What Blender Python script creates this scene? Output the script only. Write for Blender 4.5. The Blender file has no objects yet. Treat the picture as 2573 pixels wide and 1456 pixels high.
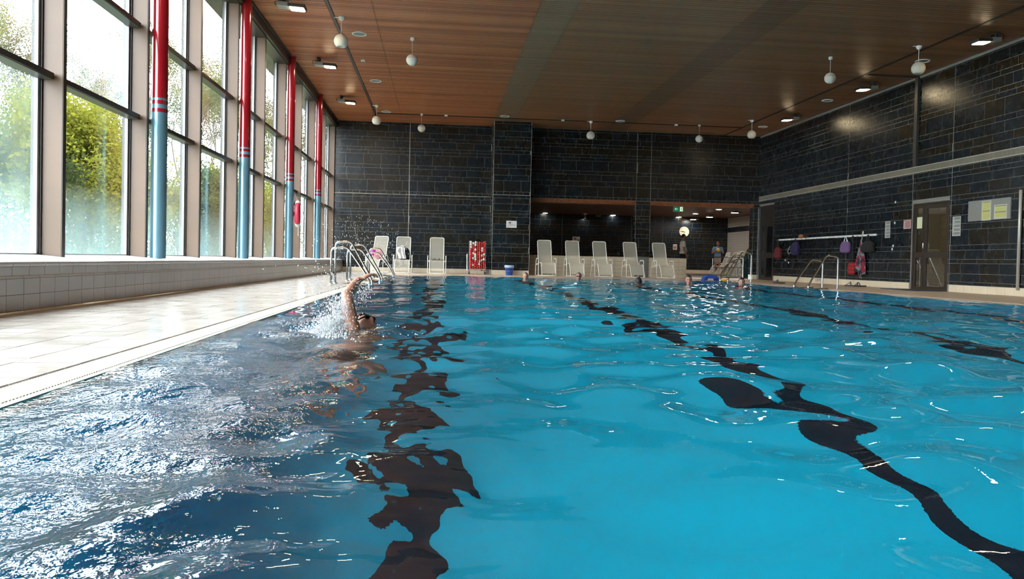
import bpy, bmesh, math, random
import numpy as np
from mathutils import Vector, Matrix, Euler

random.seed(7)
rng = np.random.default_rng(11)
PI = math.pi
SC = bpy.context.scene
COL = SC.collection

# ------------------------------------------------------------------ camera, sky, exposure
cam_data = bpy.data.cameras.new('camera')
cam = bpy.data.objects.new('camera', cam_data)
COL.objects.link(cam)
cam_data.sensor_width = 36.0
cam_data.lens = 26.584
cam_data.shift_x = 0.0
cam_data.shift_y = -0.014
cam_data.clip_start = 0.05
cam_data.clip_end = 300
_right, _up, _back = ((0.995063, -0.096888, 0.021491), (-0.019498, 0.021472, 0.999579), (-0.097308, -0.995064, 0.019477))
cam.matrix_world = Matrix(((_right[0], _up[0], _back[0], 0.0), (_right[1], _up[1], _back[1], 0.0),
                           (_right[2], _up[2], _back[2], 0.51), (0, 0, 0, 1)))
SC.camera = cam

world = bpy.data.worlds.new('world')
SC.world = world
world.use_nodes = True
_bg = world.node_tree.nodes['Background']
_bg.inputs[0].default_value = (0.90, 0.95, 1.0, 1)
_bg.inputs[1].default_value = 21.0
SC.view_settings.view_transform = 'Standard'
SC.view_settings.look = 'None'
SC.view_settings.exposure = 0.0
SC.view_settings.gamma = 1.0
SC.view_settings.use_curve_mapping = False
SC.cycles.max_bounces = 9
SC.cycles.diffuse_bounces = 4
SC.cycles.glossy_bounces = 4
SC.cycles.transmission_bounces = 6
SC.cycles.transparent_max_bounces = 12
SC.cycles.use_denoising = True
SC.cycles.sample_clamp_indirect = 8.0
LAMP = 100.0          # strength of the flood lamps
HALL = 48.0          # strength of the small lamps in the hall behind

# ------------------------------------------------------------------ mesh helper
class MB:
    """collects shapes, then links them as ONE mesh object"""
    def __init__(s):
        s.v = []; s.f = []; s.sm = []
    def add(s, verts, faces, smooth=False):
        o = len(s.v)
        s.v.extend([tuple(map(float, p)) for p in verts])
        for f in faces:
            s.f.append(tuple(o + i for i in f)); s.sm.append(smooth)
        return s
    def box(s, x0, x1, y0, y1, z0, z1, bev=0.0):
        if bev <= 0:
            v = [(x0,y0,z0),(x1,y0,z0),(x1,y1,z0),(x0,y1,z0),(x0,y0,z1),(x1,y0,z1),(x1,y1,z1),(x0,y1,z1)]
            return s.add(v, [(0,3,2,1),(4,5,6,7),(0,1,5,4),(1,2,6,5),(2,3,7,6),(3,0,4,7)])
        b = min(bev, (x1-x0)*.45, (y1-y0)*.45, (z1-z0)*.45)
        bm = bmesh.new()
        bmesh.ops.create_cube(bm, size=1)
        for q in bm.verts:
            q.co = Vector(((x0+x1)/2 + q.co.x*(x1-x0), (y0+y1)/2 + q.co.y*(y1-y0), (z0+z1)/2 + q.co.z*(z1-z0)))
        bmesh.ops.bevel(bm, geom=bm.edges[:], offset=b, segments=2, profile=.5, affect='EDGES')
        bm.verts.ensure_lookup_table()
        s.add([q.co[:] for q in bm.verts], [tuple(q.index for q in f.verts) for f in bm.faces])
        bm.free(); return s
    def tube(s, pts, r, n=8, cap=True, smooth=True, closed=False):
        pts = [Vector(p) for p in pts]; m = len(pts)
        rad = r if hasattr(r, '__len__') else [r]*m
        verts = []; ref = None
        for i, p in enumerate(pts):
            if closed: t = pts[(i+1) % m] - pts[i-1]
            else: t = pts[min(i+1, m-1)] - pts[max(i-1, 0)]
            if t.length < 1e-9: t = Vector((0,0,1))
            t.normalize()
            if ref is None:
                a = Vector((0,0,1)) if abs(t.z) < .9 else Vector((1,0,0))
                ref = a.cross(t).normalized()
            ref = (ref - t*ref.dot(t))
            if ref.length < 1e-6: ref = t.orthogonal()
            ref.normalize(); w = t.cross(ref)
            for k in range(n):
                an = 2*PI*k/n
                verts.append(p + (ref*math.cos(an) + w*math.sin(an))*rad[i])
        faces = []
        for i in range(m if closed else m-1):
            j = (i+1) % m
            for k in range(n):
                l = (k+1) % n
                faces.append((i*n+k, i*n+l, j*n+l, j*n+k))
        s.add(verts, faces, smooth)
        if cap and not closed:
            s.add(verts[:n], [tuple(range(n))[::-1]]); s.add(verts[-n:], [tuple(range(n))])
        return s
    def lathe(s, prof, n=20, c=(0,0,0), smooth=True, axis='z'):
        verts = []
        for (r, z) in prof:
            for k in range(n):
                a = 2*PI*k/n
                q = (r*math.cos(a), r*math.sin(a), z)
                if axis == 'x': q = (q[2], q[0], q[1])
                if axis == 'y': q = (q[0], q[2], q[1])
                verts.append((c[0]+q[0], c[1]+q[1], c[2]+q[2]))
        faces = []
        for i in range(len(prof)-1):
            for k in range(n):
                l = (k+1) % n
                faces.append((i*n+k, i*n+l, (i+1)*n+l, (i+1)*n+k))
        return s.add(verts, faces, smooth)
    def ball(s, c, r, n=16, m=10, fn=None):
        rr = r if hasattr(r, '__len__') else (r, r, r)
        verts = []; faces = []
        for i in range(m+1):
            th = PI*i/m
            for k in range(n):
                ph = 2*PI*k/n
                d = Vector((math.sin(th)*math.cos(ph), math.sin(th)*math.sin(ph), math.cos(th)))
                q = Vector((d.x*rr[0], d.y*rr[1], d.z*rr[2]))
                if fn: q = fn(d, q)
                verts.append((c[0]+q[0], c[1]+q[1], c[2]+q[2]))
        for i in range(m):
            for k in range(n):
                l = (k+1) % n
                faces.append((i*n+k, (i+1)*n+k, (i+1)*n+l, i*n+l))
        return s.add(verts, faces, True)
    def prism(s, poly, h0, h1, axis='z'):
        n = len(poly)
        def P(a, b, h):
            return {'z': (a, b, h), 'x': (h, a, b), 'y': (a, h, b)}[axis]
        v = [P(a, b, h0) for a, b in poly] + [P(a, b, h1) for a, b in poly]
        f = [tuple(range(n))[::-1], tuple(range(n, 2*n))]
        f += [(i, (i+1) % n, n+(i+1) % n, n+i) for i in range(n)]
        return s.add(v, f)
    def grid(s, fn, nu, nv, smooth=True):
        v = [fn(i/nu, j/nv) for j in range(nv+1) for i in range(nu+1)]
        f = [(j*(nu+1)+i, j*(nu+1)+i+1, (j+1)*(nu+1)+i+1, (j+1)*(nu+1)+i) for j in range(nv) for i in range(nu)]
        return s.add(v, f, smooth)
    def mesh(s, name):
        me = bpy.data.meshes.new(name)
        me.from_pydata(s.v, [], s.f)
        me.polygons.foreach_set('use_smooth', s.sm)
        me.validate(); me.update()
        return me
    def build(s, name, m, parent=None, loc=None, fix=True):
        me = s.mesh(name)
        if fix:
            bm = bmesh.new(); bm.from_mesh(me)
            bmesh.ops.recalc_face_normals(bm, faces=bm.faces[:])
            bm.to_mesh(me); bm.free()
        return link(name, me, m, parent, loc)

def link(name, me, m=None, parent=None, loc=None):
    if m is not None and not me.materials: me.materials.append(m)
    o = bpy.data.objects.new(name, me); COL.objects.link(o)
    if parent is not None: o.parent = parent
    if loc is not None: o.location = loc
    return o
def tag(o, label=None, cat=None, group=None, kind=None):
    if label: o['label'] = label
    if cat: o['category'] = cat
    if group: o['group'] = group
    if kind: o['kind'] = kind
    return o
def empty(name, loc=(0,0,0), rz=0.0, label=None, cat=None, group=None, kind=None):
    o = bpy.data.objects.new(name, None); COL.objects.link(o)
    o.location = loc; o.rotation_euler = (0, 0, rz); o.empty_display_size = .1
    return tag(o, label, cat, group, kind)
def kids(o): return [c for c in bpy.data.objects if c.parent == o]
def copy_tree(o, parent=None):
    c = o.copy(); COL.objects.link(c)
    if parent is not None: c.parent = parent
    for ch in kids(o): copy_tree(ch, c)
    return c
def arc(c, r, a0, a1, n, plane='xz'):
    out = []
    for i in range(n+1):
        a = a0 + (a1-a0)*i/n
        x, y = r*math.cos(a), r*math.sin(a)
        out.append({'xz': (c[0]+x, c[1], c[2]+y), 'yz': (c[0], c[1]+x, c[2]+y), 'xy': (c[0]+x, c[1]+y, c[2])}[plane])
    return out
def fillet(pts, r, n=5):
    """rounds the corners of a polyline"""
    P = [Vector(p) for p in pts]; out = [P[0]]
    for i in range(1, len(P)-1):
        a = (P[i-1]-P[i]); b = (P[i+1]-P[i])
        d = min(r, a.length*.49, b.length*.49)
        p0 = P[i] + a.normalized()*d; p1 = P[i] + b.normalized()*d
        for k in range(n+1):
            t = k/n
            out.append(p0*(1-t)**2 + P[i]*2*t*(1-t) + p1*t*t)
    out.append(P[-1]); return out

# ------------------------------------------------------------------ materials
class NT:
    def __init__(s, m):
        s.t = m.node_tree; s.n = s.t.nodes; s.l = s.t.links
    def new(s, typ, **kw):
        nd = s.n.new(typ)
        for k, v in kw.items(): setattr(nd, k, v)
        return nd
    def ln(s, a, b): s.l.new(a, b)
    def math(s, op, a, b=None, c=None, clamp=False):
        nd = s.n.new('ShaderNodeMath'); nd.operation = op; nd.use_clamp = clamp
        for i, q in enumerate((a, b, c)):
            if q is None: continue
            if isinstance(q, (int, float)): nd.inputs[i].default_value = q
            else: s.l.new(q, nd.inputs[i])
        return nd.outputs[0]
    def noise(s, vec, scale, detail=3, rough=.5, dim='3D'):
        nd = s.n.new('ShaderNodeTexNoise'); nd.noise_dimensions = dim
        nd.inputs['Scale'].default_value = scale; nd.inputs['Detail'].default_value = detail
        nd.inputs['Roughness'].default_value = rough
        if vec is not None: s.l.new(vec, nd.inputs['Vector'])
        return nd.outputs[0]
    def scale(s, vec, x, y, z):
        nd = s.n.new('ShaderNodeVectorMath'); nd.operation = 'MULTIPLY'
        s.l.new(vec, nd.inputs[0]); nd.inputs[1].default_value = (x, y, z); return nd.outputs[0]
    def ramp(s, fac, stops, interp='LINEAR'):
        nd = s.n.new('ShaderNodeValToRGB'); cr = nd.color_ramp; cr.interpolation = interp
        while len(cr.elements) < len(stops): cr.elements.new(.5)
        for e, (p, c) in zip(cr.elements, stops):
            e.position = p; e.color = tuple(c)+(1,) if len(c) == 3 else c
        s.l.new(fac, nd.inputs[0]); return nd.outputs[0]
    def mix(s, fac, a, b, mode='MIX'):
        nd = s.n.new('ShaderNodeMix'); nd.data_type = 'RGBA'; nd.blend_type = mode
        for i, q in ((0, fac), (6, a), (7, b)):
            if isinstance(q, (int, float)): nd.inputs[i].default_value = q
            elif isinstance(q, tuple): nd.inputs[i].default_value = q if len(q) == 4 else q+(1,)
            else: s.l.new(q, nd.inputs[i])
        return nd.outputs[2]
    def bump(s, h, strength=.3, dist=.01):
        nd = s.n.new('ShaderNodeBump'); nd.inputs['Strength'].default_value = strength
        nd.inputs['Distance'].default_value = dist; s.l.new(h, nd.inputs['Height']); return nd.outputs[0]
def mat(name, base=(.5,.5,.5), rough=.5, metal=0.0, spec=.5, coat=0.0, emit=None, estr=0.0, noise=0.0, nscale=8.0, bump=0.0, bscale=60.0):
    m = bpy.data.materials.new(name); m.use_nodes = True
    t = NT(m); b = t.n['Principled BSDF']
    b.inputs['Base Color'].default_value = tuple(base)+(1,)
    b.inputs['Roughness'].default_value = rough; b.inputs['Metallic'].default_value = metal
    b.inputs['Specular IOR Level'].default_value = spec; b.inputs['Coat Weight'].default_value = coat
    if emit:
        b.inputs['Emission Color'].default_value = tuple(emit)+(1,); b.inputs['Emission Strength'].default_value = estr
    if noise > 0 or bump > 0:
        g = t.new('ShaderNodeNewGeometry').outputs['Position']
        if noise > 0:
            f = t.noise(g, nscale, 4)
            lo = tuple(max(0, c*(1-noise)) for c in base); hi = tuple(min(1, c*(1+noise)) for c in base)
            t.ln(t.ramp(f, [(.3, lo), (.7, hi)]), b.inputs['Base Color'])
        if bump > 0:
            t.ln(t.bump(t.noise(g, bscale, 3), bump, .01), b.inputs['Normal'])
    return m

def slate_mat(name, dark=1.0):
    m = bpy.data.materials.new(name); m.use_nodes = True
    t = NT(m); b = t.n['Principled BSDF']
    pos = t.new('ShaderNodeNewGeometry').outputs['Position']
    rnd = t.new('ShaderNodeObjectInfo').outputs['Random']
    hue = t.math('ADD', t.noise(pos, 1.1, 3), t.math('MULTIPLY', t.math('SUBTRACT', rnd, .5), .9))
    c = t.ramp(hue, [(.15, (.006*dark,.012*dark,.020*dark)), (.42, (.010*dark,.019*dark,.027*dark)), (.6, (.012*dark,.012*dark,.011*dark)), (.85, (.022*dark,.017*dark,.009*dark))])
    sp = t.noise(pos, 26, 5, .75)
    spm = t.math('MULTIPLY', t.ramp(sp, [(.58, (0,0,0)), (.70, (1,1,1))]), t.ramp(t.noise(pos, 3.2, 2), [(.42, (0,0,0)), (.62, (1,1,1))]))
    c2 = t.mix(spm, c, (.10*dark,.075*dark,.042*dark))
    t.ln(c2, b.inputs['Base Color'])
    b.inputs['Roughness'].default_value = .3
    b.inputs['Specular IOR Level'].default_value = .5
    rr = t.math('ADD', t.math('MULTIPLY', t.noise(pos, 9, 3), .18), .17)
    t.ln(rr, b.inputs['Roughness'])
    t.ln(t.bump(t.noise(pos, 45, 4, .6), .35, .006), b.inputs['Normal'])
    return m

def slat_mat():
    m = bpy.data.materials.new('ceiling timber'); m.use_nodes = True
    t = NT(m); b = t.n['Principled BSDF']
    pos = t.new('ShaderNodeNewGeometry').outputs['Position']
    sx = t.new('ShaderNodeSeparateXYZ'); t.ln(pos, sx.inputs[0])
    row = t.math('FLOOR', t.math('DIVIDE', sx.outputs[1], .1))
    wn = t.new('ShaderNodeTexWhiteNoise', noise_dimensions='1D'); t.ln(row, wn.inputs['W'])
    grain = t.noise(t.scale(pos, .35, 9.0, 1), 3.0, 4, .6)
    patch = t.noise(t.scale(pos, .22, .9, 1), 1.0, 3)
    f = t.math('ADD', t.math('MULTIPLY', wn.outputs[0], .42), t.math('ADD', t.math('MULTIPLY', grain, .45), t.math('MULTIPLY', patch, .25)))
    c = t.ramp(f, [(.22, (.21,.054,.019)), (.5, (.345,.103,.037)), (.75, (.45,.160,.064)), (.95, (.52,.225,.105))])
    # the two removable strips of boards differ in tone from the rest
    def strip(x0, x1):
        return t.math('MULTIPLY', t.math('GREATER_THAN', sx.outputs[0], x0), t.math('LESS_THAN', sx.outputs[0], x1))
    c = t.mix(t.math('MULTIPLY', strip(1.80, 2.52), .55), c, (.27,.20,.125))
    c = t.mix(t.math('MULTIPLY', t.math('GREATER_THAN', sx.outputs[0], 1.8), .5), c, (.15,.10,.05))  # whole right part of the ceiling darkened: shade put into the wood colour
    c = t.mix(t.math('MULTIPLY', strip(5.85, 6.62), .5), c, (.10,.052,.034))
    t.ln(c, b.inputs['Base Color'])
    b.inputs['Roughness'].default_value = .36
    b.inputs['Specular IOR Level'].default_value = .45
    t.ln(t.bump(grain, .25, .004), b.inputs['Normal'])
    return m

def deck_mat(name, base, gl=.22):
    m = bpy.data.materials.new(name); m.use_nodes = True
    t = NT(m); b = t.n['Principled BSDF']
    pos = t.new('ShaderNodeNewGeometry').outputs['Position']
    rnd = t.new('ShaderNodeObjectInfo').outputs['Random']
    f = t.math('ADD', t.math('MULTIPLY', t.noise(pos, 2.2, 4), .7), t.math('MULTIPLY', rnd, .3))
    c = t.ramp(f, [(.25, tuple(q*.82 for q in base)), (.75, tuple(min(1, q*1.12) for q in base))])
    t.ln(c, b.inputs['Base Color'])
    r = t.math('ADD', t.math('MULTIPLY', t.noise(pos, 4.0, 4), .26), gl-.10)
    t.ln(r, b.inputs['Roughness'])
    b.inputs['Specular IOR Level'].default_value = .6
    t.ln(t.bump(t.noise(pos, 14, 3), .16, .006), b.inputs['Normal'])
    return m

def glass_mat():
    """window pane: clear thin glass with condensation; how misted each pane is comes from its object colour"""
    m = bpy.data.materials.new('misted window glass'); m.use_nodes = True
    t = NT(m); t.n.remove(t.n['Principled BSDF']); out = t.n['Material Output']
    pos = t.new('ShaderNodeNewGeometry').outputs['Position']
    info = t.new('ShaderNodeObjectInfo')
    sc_ = t.new('ShaderNodeSeparateColor'); t.ln(info.outputs['Color'], sc_.inputs[0])
    sx = t.new('ShaderNodeSeparateXYZ'); t.ln(pos, sx.inputs[0])
    streak = t.noise(t.scale(pos, 1, 7, .8), 2.0, 4, .6)
    cloud = t.noise(pos, .85, 3)
    low = t.math('MULTIPLY', t.math('SUBTRACT', 1.25, sx.outputs[2]), 1.35, clamp=True)
    body = t.math('MULTIPLY', t.ramp(cloud, [(.30, (.15,.15,.15)), (.66, (1,1,1))]), sc_.outputs[0])
    foot = t.math('MULTIPLY', t.math('MULTIPLY', low, t.math('ADD', streak, .35)), sc_.outputs[1])
    fog = t.math('ADD', t.math('MULTIPLY', body, t.math('ADD', streak, .45)), foot, clamp=True)
    tr = t.new('ShaderNodeBsdfTransparent'); tr.inputs[0].default_value = (.955,.975,.97,1)
    tl = t.new('ShaderNodeBsdfTranslucent'); tl.inputs[0].default_value = (.60,.84,.86,1)
    df = t.new('ShaderNodeBsdfDiffuse'); df.inputs[0].default_value = (.6,.8,.82,1)
    md = t.new('ShaderNodeMixShader'); md.inputs[0].default_value = .15
    t.ln(tl.outputs[0], md.inputs[1]); t.ln(df.outputs[0], md.inputs[2])
    mf = t.new('ShaderNodeMixShader'); t.ln(fog, mf.inputs[0]); t.ln(tr.outputs[0], mf.inputs[1]); t.ln(md.outputs[0], mf.inputs[2])
    gl = t.new('ShaderNodeBsdfGlossy'); gl.inputs['Roughness'].default_value = .04
    lw_ = t.new('ShaderNodeLayerWeight'); lw_.inputs[0].default_value = .5
    fr2 = t.math('ADD', .035, t.math('MULTIPLY', t.math('POWER', lw_.outputs['Facing'], 5.0), .9), clamp=True)
    mg = t.new('ShaderNodeMixShader'); t.ln(fr2, mg.inputs[0]); t.ln(mf.outputs[0], mg.inputs[1]); t.ln(gl.outputs[0], mg.inputs[2])
    t.ln(mg.outputs[0], out.inputs[0])
    return m

def leaf_mat(name, a, b_, c_):
    m = bpy.data.materials.new(name); m.use_nodes = True
    t = NT(m); t.n.remove(t.n['Principled BSDF']); out = t.n['Material Output']
    pos = t.new('ShaderNodeNewGeometry').outputs['Position']
    f = t.math('ADD', t.math('MULTIPLY', t.noise(pos, .45, 2), .6), t.math('MULTIPLY', t.noise(pos, 7, 2), .4))
    c = t.ramp(f, [(.34, a), (.5, b_), (.64, c_)])
    d = t.new('ShaderNodeBsdfDiffuse'); l = t.new('ShaderNodeBsdfTranslucent')
    t.ln(c, d.inputs[0]); t.ln(c, l.inputs[0])
    mx = t.new('ShaderNodeMixShader'); mx.inputs[0].default_value = .5
    t.ln(d.outputs[0], mx.inputs[1]); t.ln(l.outputs[0], mx.inputs[2]); t.ln(mx.outputs[0], out.inputs[0])
    return m

def water_mat():
    m = bpy.data.materials.new('pool water'); m.use_nodes = True
    t = NT(m); b = t.n['Principled BSDF']
    b.inputs['Base Color'].default_value = (.93,.985,1,1)
    b.inputs['Roughness'].default_value = 0.0
    b.inputs['IOR'].default_value = 1.33
    b.inputs['Transmission Weight'].default_value = 1.0
    pos = t.new('ShaderNodeNewGeometry').outputs['Position']
    sx = t.new('ShaderNodeSeparateXYZ'); t.ln(pos, sx.inputs[0])
    # the swimmer's wake is choppy, the rest only finely rippled
    wake = t.math('MULTIPLY', t.math('SUBTRACT', -.25, sx.outputs[0]), 1.6, clamp=True)
    near = t.math('MULTIPLY', t.math('SUBTRACT', 6.6, sx.outputs[1]), 1.2, clamp=True)
    k = t.math('ADD', t.math('MULTIPLY', t.math('MULTIPLY', wake, near), .55), .012)
    h = t.math('ADD', t.noise(t.scale(pos, 1, .8, 1), 16, 3, .55), t.math('MULTIPLY', t.noise(pos, 42, 2, .5), .35))
    bp = t.new('ShaderNodeBump'); bp.inputs['Distance'].default_value = .022
    t.ln(h, bp.inputs['Height']); t.ln(k, bp.inputs['Strength'])
    t.ln(bp.outputs[0], b.inputs['Normal'])
    return m

M = {
 'slate': slate_mat('slate tile', .52), 'slate_far': slate_mat('slate tile in the hall behind', .7),
 'grout': mat('wall joint', (.19,.182,.168), .8), 'grout_l': mat('cream joint', (.50,.45,.38), .7),
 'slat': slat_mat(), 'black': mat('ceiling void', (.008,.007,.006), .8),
 'track': mat('slot metal', (.035,.026,.022), .45),
 'deck': deck_mat('deck tile', (.54,.49,.445), .16), 'deck_tan': deck_mat('tan deck tile', (.74,.57,.42), .3), 'deckj': mat('deck joint', (.13,.10,.08), .6),
 'edge': mat('pool edge ceramic', (.60,.565,.49), .35, bump=.1), 'white_tile': mat('white glazed tile', (.47,.46,.455), .22, noise=.05, nscale=1.5),
 'cream_tile': mat('cream glazed tile', (.66,.56,.41), .25, noise=.07, nscale=2.0), 'dirt_joint': mat('brown joint', (.17,.12,.08), .8),
 'sill': mat('white bench top', (.82,.82,.82), .3), 'pool': mat('pool basin cyan tile', (.002,.63,.90), .5, noise=.05, nscale=.5),
 'lane': mat('lane line navy tile', (.003,.006,.018), .5),
 'mullion': mat('brown anodised mullion', (.105,.058,.032), .42, noise=.10, nscale=2.0, bump=.04, bscale=30),
 'mdark': mat('dark window frame', (.018,.015,.013), .4), 'frame': mat('grey window bead', (.30,.29,.29), .4, metal=.3),
 'soffit': mat('grey head panel', (.055,.052,.05), .35), 'glass': glass_mat(),
 'red': mat('red column paint', (.24,.006,.012), .16, coat=.5), 'blue': mat('light blue column paint', (.135,.265,.34), .30, metal=.45, coat=.2),
 'steel': mat('brushed steel', (.62,.61,.59), .16, metal=1.0), 'steel_d': mat('dull steel', (.45,.44,.42), .4, metal=.9),
 'white': mat('white paint', (.78,.78,.77), .4), 'cream': mat('cream powder coat', (.80,.76,.68), .35),
 'grey': mat('grey casing', (.22,.22,.21), .45), 'dgrey': mat('dark casing', (.035,.033,.03), .5),
 'black_cloth': mat('black cloth', (.008,.008,.009), .9), 'water': water_mat(),
}

# ------------------------------------------------------------------ large structure
XL, XR = -3.62, 11.83          # ceiling edge by the windows, right wall
YB, YF = 27.15, -5.2           # back wall, wall behind the camera
CH = 5.30                      # ceiling height
PX0, PX1, PY0, PY1, PZ = -1.42, 8.80, -1.8, 23.20, -2.08
WZ = -0.012
Y2 = 46.1; H2 = 3.45; X2 = 18.1  # the second hall behind

UNIT = MB().box(-.5,.5,-.5,.5,-.5,.5).mesh('tile')
def bevel_unit():
    bm = bmesh.new(); bmesh.ops.create_cube(bm, size=1)
    bm.normal_update()
    me = bpy.data.meshes.new('tile'); bm.to_mesh(me); bm.free(); return me
UNITS = {}
def piece(name, m, parent, x0, x1, y0, y1, z0, z1):
    """one rectangular piece that shares the unit mesh of its material"""
    if m.name not in UNITS:
        me = UNIT.copy(); me.materials.clear(); me.materials.append(m); me.name = name; UNITS[m.name] = me
    o = bpy.data.objects.new(name, UNITS[m.name]); COL.objects.link(o)
    o.parent = parent
    o.location = ((x0+x1)/2, (y0+y1)/2, (z0+z1)/2); o.scale = (x1-x0, y1-y0, z1-z0)
    return o
def lay(parent, name, m, rects, limit=295):
    """pieces of one kind on one wall or floor: the largest in view singly, the rest joined"""
    rects = list(rects)
    for r in rects[:limit]: piece(name, m, parent, *r)
    if len(rects) > limit:
        mb = MB()
        for r in rects[limit:]: mb.box(*r)
        o = mb.build(name, m, parent, fix=False); o['kind'] = 'stuff'

# floor: the deck round the pool
floor = MB()
for (x0,x1,y0,y1) in ((-3.40,PX0-.20,YF,YB),(PX1+.20,XR+.2,YF,YB),(PX0-.20,PX1+.20,PY1+.20,YB),(PX0-.20,PX1+.20,YF,PY0-.2)):
    floor.box(x0,x1,y0,y1,-.25,-.004)
floor = tag(floor.build('floor', M['deckj']), 'wet beige tiled deck around the pool', 'floor', kind='structure')
deck = []
for i in range(6):
    xa = -3.37 + i*.293; 
    for j in range(int((YB-2.6)/.145)):
        ya = 2.6 + j*.145
        deck.append((xa+.004, xa+.289, ya+.003, ya+.142, -.05, 0.0 + rng.uniform(-.0008,.0008)))
deck.sort(key=lambda r: r[2])
deck2 = []
for j in range(int((YB-PY1-.25)/.29)):
    for i in range(36):
        xa = PX0-.2 + i*.29; ya = PY1+.21 + j*.29
        deck2.append((xa+.003, min(xa+.287, PX1+.2), ya+.003, ya+.287, -.05, 0))
for j in range(int((YB-9)/.29)):
    for i in range(10):
        xa = PX1+.21 + i*.29; ya = 9 + j*.29
        deck2.append((xa+.003, min(xa+.287, XR-.01), ya+.003, ya+.287, -.05, 0))
lay(floor, 'tile', M['deck'], deck)
mb = MB()
for q in deck2: mb.box(*q)
o = mb.build('tile', M['deck_tan'], floor, fix=False); o['kind'] = 'stuff'
# pool edge with its ribbed overflow strip
edge = empty('trim_1', (0,0,0), kind='structure'); tag(edge, 'cream ribbed overflow edge around the pool', 'pool edge')
mb = MB()
mb.box(PX0-.20, PX0, PY0-.2, PY1+.2, -.18, -.012); mb.box(PX1, PX1+.20, PY0-.2, PY1+.2, -.18, -.012)
mb.box(PX0, PX1, PY1, PY1+.2, -.18, -.012); mb.box(PX0, PX1, PY0-.2, PY0, -.18, -.012)
mb.build('edge_stone', M['edge'], edge)
mb = MB()
y = 2.2
while y < 12:
    mb.box(PX0-.185, PX0-.03, y, y+.011, -.014, -.004); y += .022
o = mb.build('rib', M['edge'], edge, fix=False); o['kind'] = 'stuff'
mb = MB(); mb.box(PX0-.03, PX0+.004, PY0, PY1, -.03, -.008); mb.build('lip', M['edge'], edge)

# pool basin with lane lines
basin = MB()
basin.box(PX0-.1, PX1+.1, PY0-.1, PY1+.1, PZ-.2, PZ)
basin.box(PX0-.14, PX0, PY0, PY1, PZ, -.06); basin.box(PX1, PX1+.14, PY0, PY1, PZ, -.06)
basin.box(PX0, PX1, PY1, PY1+.14, PZ, -.06); basin.box(PX0, PX1, PY0-.14, PY0, PZ, -.06)
basin = tag(basin.build('pool_basin', M['pool']), 'cyan tiled swimming pool basin under the water', 'pool', kind='structure')
for x in (-.13, 2.42, 5.12, 7.72):
    MB().box(x-.125, x+.125, PY0+1.0, PY1-1.2, PZ, PZ+.004).build('lane_line', M['lane'], basin)
for x in (-.13, 2.42, 5.12, 7.72):
    MB().box(x-.4, x+.4, PY1-1.3, PY1-1.05, PZ, PZ+.005).build('lane_line', M['lane'], basin)

# water surface: real waves
def waves(x, y):
    h = np.zeros_like(x)
    r = np.random.default_rng(5)
    calm = np.clip((x+.1)/.7, 0, 1); calm = calm*calm*(3-2*calm)
    far = np.clip((y-5.5)/3.0, 0, 1); far = far*far*(3-2*far)
    rough = (1-calm)*(1-far)
    def comp(n, l0, l1, slope, a0=0, spread=PI):
        s = np.zeros_like(x)
        for _ in range(n):
            l = math.exp(r.uniform(math.log(l0), math.log(l1))); k = 2*PI/l
            th = a0 + r.uniform(-spread, spread)
            s += slope/k/math.sqrt(n)*1.4*np.sin(k*(math.cos(th)*x+math.sin(th)*y)+r.uniform(0, 2*PI))
        return s
    h += comp(9, .9, 2.2, .036)                                  # swell over the whole pool
    h += comp(12, .28, .75, .072)*(.65+.35*calm)*(1-.45*far)        # lens-like waves
    h += comp(14, .16, .34, .030)*(.5+.5*(1-calm)+.3*far)
    h += comp(16, .25, .7, .095)*rough
    h += comp(8, .45, .95, .062)*calm*(1-far)                             # chop of the wake
    h += comp(20, .06, .18, .062)*rough
    d = np.hypot(x+.45, y-5.4)
    h += .022*np.exp(-(d/.9)**2)*np.sin(d*13)                      # bow wave of the swimmer
    d2 = np.abs(y-6.25-.25*np.sin(x*1.2))
    h += .035*np.exp(-(d2/.22)**2)*np.clip(1.6-np.abs(x+.2)/1.6, 0, 1)
    for (cx, cy, a, w) in ((2.5, 21.5, .010, .6), (4.2, 22.6, .008, .5), (5.0, 18.5, .012, .7), (6.45, 19.0, .012, .7), (7.7, 18.5, .012, .7)):
        dd = np.hypot(x-cx, y-cy); h += a*np.exp(-(dd/w)**2)*np.sin(dd*22)
    edge_ = np.clip(np.minimum(x-PX0, PX1-x)/.25, 0, 1)
    return h*(.25+.75*edge_)
xs = np.concatenate([np.arange(PX0, 2.4, .0145), np.arange(2.4, 5, .022), np.linspace(5, PX1, 130)])
ys = [-1.8, -1.2, -.6, -.1, .3, .6, .8]
yy = .9
while yy < PY1-.02:
    ys.append(yy); yy += max(.012, .0042*yy)
ys = np.array(ys + [PY1])
gx, gy = np.meshgrid(xs, ys)
gz = WZ + waves(gx, gy)
nx, ny = len(xs), len(ys)
me = bpy.data.meshes.new('pool_water')
co = np.stack([gx.ravel(), gy.ravel(), gz.ravel()], 1).astype(np.float32)
idx = np.arange(nx*ny).reshape(ny, nx)
fc = np.stack([idx[:-1,:-1].ravel(), idx[:-1,1:].ravel(), idx[1:,1:].ravel(), idx[1:,:-1].ravel()], 1).astype(np.int32)
me.vertices.add(len(co)); me.vertices.foreach_set('co', co.ravel())
me.loops.add(fc.size); me.loops.foreach_set('vertex_index', fc.ravel())
me.polygons.add(len(fc)); me.polygons.foreach_set('loop_start', np.arange(0, fc.size, 4, dtype=np.int32))
me.polygons.foreach_set('use_smooth', np.ones(len(fc), bool))
me.update(calc_edges=True)
water = link('pool_water', me, M['water'])
tag(water, 'rippled blue water filling the swimming pool', 'water', kind='structure')

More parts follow.
